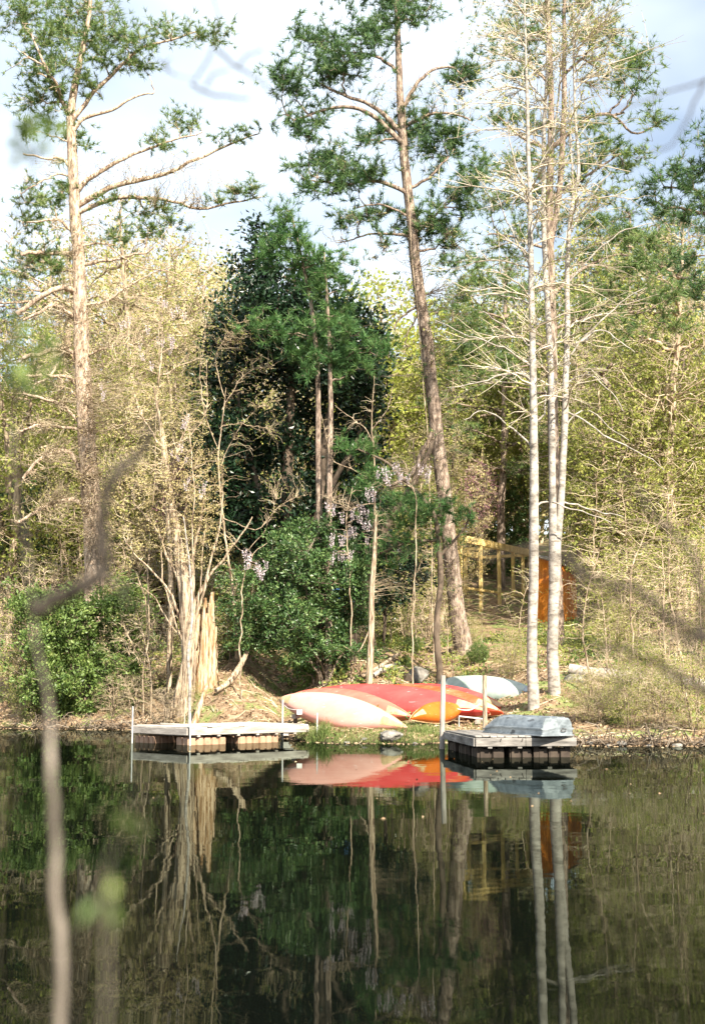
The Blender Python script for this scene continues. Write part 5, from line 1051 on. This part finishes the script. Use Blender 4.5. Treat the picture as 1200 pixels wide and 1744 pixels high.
# slender birch before the fluted tree
D = 42.6; p = Plant(163); base = G(326, D)
p.limb([base + (0, 0, -.3)] + [P(x, y, D) for x, y in ((322, 1180), (318, 1120), (325, 1060), (322, 980), (312, 880))], [.055, .05, .045, .04, .03, .012], 8, 30, wob=.008)
tg = np.concatenate(clump_points(p.rng, [(315, 950, 30, 60), (320, 1080, 26, 50)], D, 14)); p.reach(tg, .007, K=5, wob=.05, pool=False)
p.finish('slim_tree', 'slim white sapling stem standing at the back edge of the left dock', 'tree', base, ['poplar_bark'], ['tan_twig'])
# pale stem with white lump at left (dead tree at 265,690)
D = 47.0; p = Plant(164); base = G(292, D)
p.limb([base + (0, 0, -.2)] + [P(x, y, D) for x, y in ((290, 1000), (286, 900), (284, 800), (278, 740), (266, 690), (276, 600), (276, 500))], [.1, .1, .09, .08, .07, .05, .03, .015], 9, 40, wob=.01)
for pts in ([(286, 760), (320, 745), (350, 700), (352, 620)], [(283, 790), (240, 805), (190, 800)], [(276, 640), (310, 620), (350, 610)], [(276, 640), (230, 620), (190, 612)], [(276, 600), (310, 585), (330, 570)], [(284, 840), (310, 790), (340, 740)]): px_limb(p, pts, D, (.03, .01), n=14, sides=5, wob=.03)
tg = np.concatenate(clump_points(p.rng, [(290, 620, 60, 60), (230, 620, 60, 50), (320, 700, 50, 60), (210, 780, 50, 50), (250, 540, 60, 50), (320, 540, 40, 60)], D, 45)); c, T = p.reach(tg, .009, K=5, wob=.06, pool=False)
q, d = pick(p, c, T, 3500, .05, 1); add_leaves(p, q, d, .08, .05, 1)
p.finish('bare_tree', 'pale bare stem left of the magnolia with spreading thin branches', 'tree', base, ['tan_wood'], ['tan_twig', 'young_leaf'])

# ------------------------------------------------------------------ wisteria: hanging lilac flower clusters on bare vines
rg = np.random.default_rng(171)
def raceme(seed, L=.34):
    g = np.random.default_rng(seed); n = 46; t = g.random(n); r = .055 * (1 - t * .75); a = g.uniform(0, 6.3, n)
    c = np.stack([np.cos(a) * r, np.sin(a) * r, -t * L], 1); V, F = leaves(c, np.stack([np.cos(a), np.sin(a), -.4 + 0 * a], 1), .05, .045, g)
    return mesh_of('flower', [(V, F, 0, False)], ['lilac_bloom'])
RM = [raceme(i) for i in range(4)]
def wisteria(label, D, path, cl, n, sd, g_lab='flowering wisteria vines', sc=1.0):
    g = np.random.default_rng(sd); p = Plant(sd); base = G(path[0][0], D)
    q = [P(x, y, D) for x, y in path]; q[0] = base + (0, 0, -.1); p.limb(q, [.03, .025, .02, .01], 6, 30, wob=.03)
    pts = clump_points(g, cl, D, 6); al = np.concatenate(pts); al = al[g.permutation(len(al))[:n]]
    p.reach(al, .012, K=6, wob=.06, part='trunk', lead=.6, pool=False)
    t = thing('wisteria', label, 'vine', base, g_lab)
    obj('stem', [(V - base, F, k, s) for V, F, k, s in p.trunk], ['tan_wood'], t)
    for i, a in enumerate(al):
        o = link('flower_cluster', RM[i % 4], t, a - base); o.scale = (sc * g.uniform(.8, 1.2),) * 3; o.rotation_euler = (g.normal() * .15, g.normal() * .15, g.uniform(0, 6))
wisteria('wisteria with lilac clusters low beside the right slim pine trunk', 44.6, [(600, 1080), (592, 960), (590, 880), (600, 830)], [(585, 870, 26, 18), (615, 865, 20, 18), (570, 925, 26, 18), (595, 940, 22, 16), (560, 855, 14, 10), (600, 895, 20, 12), (575, 905, 30, 14), (625, 895, 16, 20), (600, 850, 40, 14), (565, 945, 20, 14)], 160, 172, sc=.95)
wisteria('wisteria with pale clusters left of the holly bush top', 43.6, [(415, 1100), (412, 1000), (430, 940), (455, 925)], [(440, 942, 30, 14), (420, 945, 18, 12), (440, 965, 14, 8)], 70, 173)
wisteria('wisteria with lilac clusters below the middle of the central pine', 43.6, [(700, 1050), (705, 900), (690, 800), (670, 770)], [(670, 785, 22, 16), (690, 810, 22, 18), (655, 800, 14, 14), (640, 830, 20, 14), (725, 800, 14, 16)], 30, 174)
wisteria('wisteria high in the bare trees at the left', 46.0, [(250, 1000), (260, 800), (265, 650), (270, 560)], [(265, 560, 26, 26), (250, 600, 20, 30), (285, 590, 20, 26), (215, 540, 18, 12), (180, 660, 16, 12), (300, 530, 16, 14), (285, 510, 16, 12)], 44, 175, sc=.85)
wisteria('wisteria draped on the left side of the magnolia', 43.6, [(318, 1080), (322, 900), (326, 760), (318, 700)], [(318, 715, 12, 16), (325, 800, 16, 30), (340, 830, 12, 26), (300, 760, 14, 18)], 24, 176, sc=.8)
wisteria('wisteria trailing in the crown of the central pine', 48.5, [(735, 1050), (722, 700), (690, 330), (690, 180)], [(725, 130, 20, 40), (665, 170, 20, 30), (745, 160, 14, 30), (640, 130, 14, 14)], 34, 177, sc=.6)

# ------------------------------------------------------------------ grass, litter and twigs on the bank
def on_ground(g, n, x0, x1, t0, t1, power=1.0):
    x = g.uniform(x0, x1, n); t = t0 + (t1 - t0) * g.random(n) ** power; y = shore(x) + t; return np.stack([x, y, ground(x, y)], 1)
g = np.random.default_rng(181)
a = on_ground(g, 5200, -1.6, 2.6, -.05, 5.0, 1.4); b_ = on_ground(g, 1500, -1.5, 3.4, -.1, .5); c_ = on_ground(g, 2600, -7, 9, 1.0, 22, 1.2)
msk = (np.sin(c_[:, 0] * 1.1 + 2) * np.sin(c_[:, 1] * .8) > .1); c_ = c_[msk]
tuft = np.array([[G(545, 36.0)[0], 36.0]]) ; tt = tuft[0] + g.normal(size=(420, 2)) * .13; tu = np.stack([tt[:, 0], tt[:, 1], ground(tt[:, 0], tt[:, 1])], 1)
tt = np.array([G(745, 36.2)[0] - .3, 36.1]) + g.normal(size=(420, 2)) * (.35, .2); tu2 = np.stack([tt[:, 0], tt[:, 1], ground(tt[:, 0], tt[:, 1])], 1)
def blades(c, L, W, g):
    n = len(c); d = nrm(np.stack([g.normal(size=n) * .35, g.normal(size=n) * .35, np.ones(n)], 1)); l = L * g.uniform(.5, 1.3, (n, 1)); s = nrm(np.cross(d, g.normal(size=(n, 3)))) * W * .5
    bend = nrm(g.normal(size=(n, 3)) * (1, 1, 0.01)) * l * .3
    V = np.stack([c - s - (0, 0, .02), c + s - (0, 0, .02), c + d * l * .6 + s * .6, c + d * l * .6 - s * .6, c + d * l + bend], 1)
    i = np.arange(n)[:, None] * 5
    return [(V.reshape(-1, 3), i + np.array([[0, 1, 2, 3]]), 0, False), (V.reshape(-1, 3), i + np.array([[3, 2, 4]]), 0, False)]
obj('grass', blades(a, .09, .014, g) + blades(b_, .15, .014, g) + blades(np.repeat(c_, 5, 0) + g.normal(size=(len(c_) * 5, 3)) * (.06, .06, 0), .12, .016, g) + blades(tu, .42, .016, g) + blades(tu2, .26, .015, g), ['grass'], kind='stuff', label='short grass and tufts on the canoe bank and slope', category='grass')
a = on_ground(g, 26000, -14, 14, .1, 16, 1.25); a[:, 2] += .01
V, F = leaves(a, g.normal(size=(len(a), 3)) * (1, 1, .35), .11, .08, g, .3)
obj('leaf_litter', [(V, F, 0, False)], ['litter'], kind='stuff', label='dry brown leaf litter over the slope', category='leaves')
# low leafy plants over the slope
a = on_ground(g, 1500, -14, 15, 2.5, 30, .8); a = a[(np.sin(a[:, 0] * .7 + 1) + np.sin(a[:, 1] * .55 + a[:, 0] * .3) > -.5)]
m_ = np.repeat(a, 22, 0) + g.normal(size=(len(a) * 22, 3)) * (.17, .17, 0); m_[:, 2] = ground(m_[:, 0], m_[:, 1]) + g.uniform(.02, .42, len(m_)) * np.repeat(g.uniform(.3, 1.2, len(a)), 22)
V, F = leaves(m_, g.normal(size=(len(m_), 3)) + (0, 0, .5), .13, .08, g, .2); h = len(F) // 2
obj('undergrowth', [(V, F[:h], 0, False), (V, F[h:], 1, False)], ['shrub', 'young_leaf'], kind='stuff', label='low leafy undergrowth over the slope', category='undergrowth')
# fallen twigs
n = 900; a = on_ground(g, n, -13, 13, .2, 16); an = g.uniform(0, 6.3, n); l = g.uniform(.2, 1.0, n); e_ = a + np.stack([np.cos(an) * l, np.sin(an) * l, 0 * l], 1); e_[:, 2] = ground(e_[:, 0], e_[:, 1]) + .03; a[:, 2] += .03
mid = (a + e_) / 2 + g.normal(size=(n, 3)) * .05; mid[:, 2] = np.maximum(mid[:, 2], ground(mid[:, 0], mid[:, 1]) + .02)
V, F = tubes(np.stack([a, mid, e_], 1), np.tile([.014, .011, .006], (n, 1)), 4); obj('fallen_twigs', [(V, F, 0, True)], ['tan_twig'], kind='stuff', label='fallen twigs strewn over the slope', category='twigs')
x = g.uniform(-12, 12, 700); y = shore(x) - np.abs(g.normal(size=700)) * .35 - .02; a = np.stack([x, y, np.full(700, .006)], 1)
V, F = leaves(a, g.normal(size=(700, 3)) * (1, 1, .02), .09, .06, g, .02); x2 = g.uniform(-9, 9, 90); y2 = g.uniform(15, 33, 90); a2 = np.stack([x2, y2, np.full(90, .006)], 1); V2, F2 = leaves(a2, g.normal(size=(90, 3)) * (1, 1, .02), .045, .03, g, .02); obj('floating_leaves', [(V, F, 0, False), (V2, F2, 0, False)], ['litter'], kind='stuff', label='dead leaves floating along the waterline', category='leaves')
n = 260; x = np.r_[g.uniform(5.2, 9.5, n // 2), g.uniform(-11, -6.5, n // 2)]; y = shore(x) + g.uniform(-.1, .3, n); a = np.stack([x, y, ground(x, y) + .05], 1); e_ = a + np.stack([g.normal(size=n) * .4, -np.abs(g.normal(size=n)) * .3, g.uniform(-.15, .5, n)], 1); e_[:, 2] = np.maximum(e_[:, 2], -.1)
V, F = tubes(np.stack([a, (a + e_) / 2 + g.normal(size=(n, 3)) * .05 + (0, 0, .1), e_], 1), np.tile([.014, .011, .006], (n, 1)), 4); obj('shore_roots', [(V, F, 0, True)], ['grey_twig'], kind='stuff', label='roots and twigs hanging over the waterline', category='roots')
# ------------------------------------------------------------------ near branches, out of focus, rooted on the near bank
def near(name, label, sd, root, limbs, twigs, leafc, mats, leafm='shrub', leafL=.035):
    p = Plant(sd); b0 = np.array(root, float); b0[2] = float(ground(b0[0], b0[1])) - .05
    for i, (pts, r) in enumerate(limbs):
        q = [b0] if i == 0 else []
        q += [P(*x) for x in pts]; p.limb(q, r, 10, 8 * len(q), flute=.12, wob=.003, mat=min(i, len(mats) - 1))
    for pts, r in twigs: p.limb([P(*x) for x in pts], r, 6, 20, wob=.002)
    for px, py, D, n, rad in leafc:
        c = P(px, py, D) + p.rng.normal(size=(n, 3)) * rad; c2, T = p.reach(c[: max(3, n // 6)], .002, K=4, wob=.05, pool=False); add_leaves(p, c, p.rng.normal(size=(n, 3)), leafL, leafL * .6, 1)
    return p.finish(name, label, 'branch', b0, mats, ['dark_bark', leafm], group=None)
near('near_shrub', 'blurred forked branch close by, rising up the left edge', 191, (P(118, 1900, 2.3)[0], 2.3, 0),
     [([(112, 1744, 2.3), (108, 1560, 2.3), (106, 1400, 2.3), (92, 1280, 2.3), (76, 1160, 2.3), (58, 1045, 2.3), (44, 930, 2.3), (30, 760, 2.3), (20, 560, 2.6)], [.0098, .0094, .009, .0086, .0084, .008, .002, .0015, .001, .001]),
      ([(60, 1046, 2.3), (100, 1028, 2.3), (150, 1006, 2.3), (182, 985, 2.3), (187, 940, 2.3), (193, 880, 2.3), (212, 820, 2.3), (245, 770, 2.3), (268, 735, 2.3), (275, 690, 2.3)], [.013, .0128, .0125, .014, .0118, .0105, .0098, .0085, .006, .002])],
     [([(182, 985, 2.3), (200, 1000, 2.3), (215, 1030, 2.3)], (.003, .001))], [(60, 240, 2.3, 26, .022), (52, 590, 2.3, 26, .022), (40, 640, 2.3, 14, .02)], ['near_bark', 'near_dark_bark'])
near('near_shrub', 'faint blurred greenish branch low at the left', 192, (P(205, 2100, 1.5)[0], 1.5, 0),
     [([(190, 1740, 1.5), (176, 1600, 1.5), (172, 1510, 1.5), (195, 1440, 1.5), (222, 1380, 1.5), (240, 1320, 1.5)], [.0020, .0019, .0018, .0017, .0015, .0012, .0008])], [], [(185, 1535, 1.5, 4, .008), (225, 1400, 1.5, 2, .008)], ['near_bark'])
near('near_shrub', 'blurred dark branches reaching in low from the right edge', 193, (1.15, 2.5, 0),
     [([(1300, 1250, 2.5), (1200, 1085, 2.5), (1120, 1045, 2.5), (1060, 1018, 2.5), (1000, 992, 2.5), (940, 976, 2.5), (860, 990, 2.5), (760, 986, 2.5), (650, 985, 2.5)], [.014, .012, .0105, .0095, .009, .008, .004, .002, .0015, .001]),
      ([(1200, 1085, 2.5), (1150, 1050, 2.45), (1080, 985, 2.4), (1020, 965, 2.35), (960, 935, 2.35), (860, 942, 2.35), (740, 930, 2.4), (650, 932, 2.4)], [.010, .008, .0065, .006, .005, .003, .0015, .001]),
      ([(1330, 1300, 2.5), (1170, 1165, 2.5), (1090, 1125, 2.5), (1020, 1110, 2.5), (930, 1098, 2.5)], [.010, .009, .007, .005, .002]), ([(1330, 1300, 2.5), (1180, 1110, 2.4), (1120, 1085, 2.4), (1050, 1110, 2.4)], [.008, .006, .004, .002]),
      ([(1200, 1085, 2.5), (1180, 960, 2.5), (1120, 880, 2.5), (1060, 800, 2.5)], [.009, .006, .005, .003])],
     [([(1000, 992, 2.5), (985, 960, 2.5), (960, 940, 2.5)], (.005, .003)), ([(990, 992, 2.5), (980, 1040, 2.5), (990, 1090, 2.5)], (.004, .002)), ([(1060, 1018, 2.5), (1000, 1060, 2.5)], (.003, .002)), ([(1100, 1135, 2.5), (1040, 1180, 2.5), (950, 1210, 2.5)], (.003, .001)), ([(1090, 1120, 2.5), (1000, 1240, 2.5)], (.003, .001))], [], ['near_dark_bark'])
near('near_tree', 'faint blurred twigs hanging into the sky at the top', 194, (-2.2, 3.0, 0),
     [([(-900, 600, 3.2), (-500, 0, 3.4), (-100, -250, 3.5), (200, -160, 3.5), (350, -20, 3.5), (368, 80, 3.5), (345, 125, 3.5), (325, 142, 3.5), (285, 122, 3.5), (268, 100, 3.5)], [.05, .04, .03, .018, .010, .006, .0055, .005, .004, .003, .002])],
     [([(368, 82, 3.5), (400, 110, 3.5), (440, 140, 3.5), (470, 165, 3.5)], (.004, .002)), ([(325, 142, 3.5), (355, 160, 3.5), (380, 168, 3.5), (425, 168, 3.5)], (.004, .002)), ([(404, 112, 3.5), (430, 92, 3.5), (446, 85, 3.5)], (.003, .002)), ([(352, 150, 3.5), (360, 130, 3.5), (390, 120, 3.5)], (.003, .0015)), ([(285, 122, 3.5), (290, 100, 3.5)], (.003, .0015))], [], ['near_dark_bark'])
near('near_tree', 'faint blurred twig crossing the sky near the right edge', 195, (2.4, 3.2, 0),
     [([(1900, 900, 3.3), (1700, 200, 3.4), (1400, 60, 3.5), (1200, 135, 3.5), (1120, 165, 3.5), (1050, 190, 3.5), (1010, 205, 3.5)], [.04, .03, .02, .010, .007, .006, .004, .002])],
     [([(1200, 135, 3.5), (1170, 200, 3.5), (1140, 250, 3.5), (1110, 258, 3.5)], (.004, .002))], [], ['near_dark_bark'])
print('tris', sum(len(o.data.polygons) for o in scene.objects if o.type == 'MESH'), 'unique', sum(len(m.polygons) for m in bpy.data.meshes), 'objs', len(scene.objects))
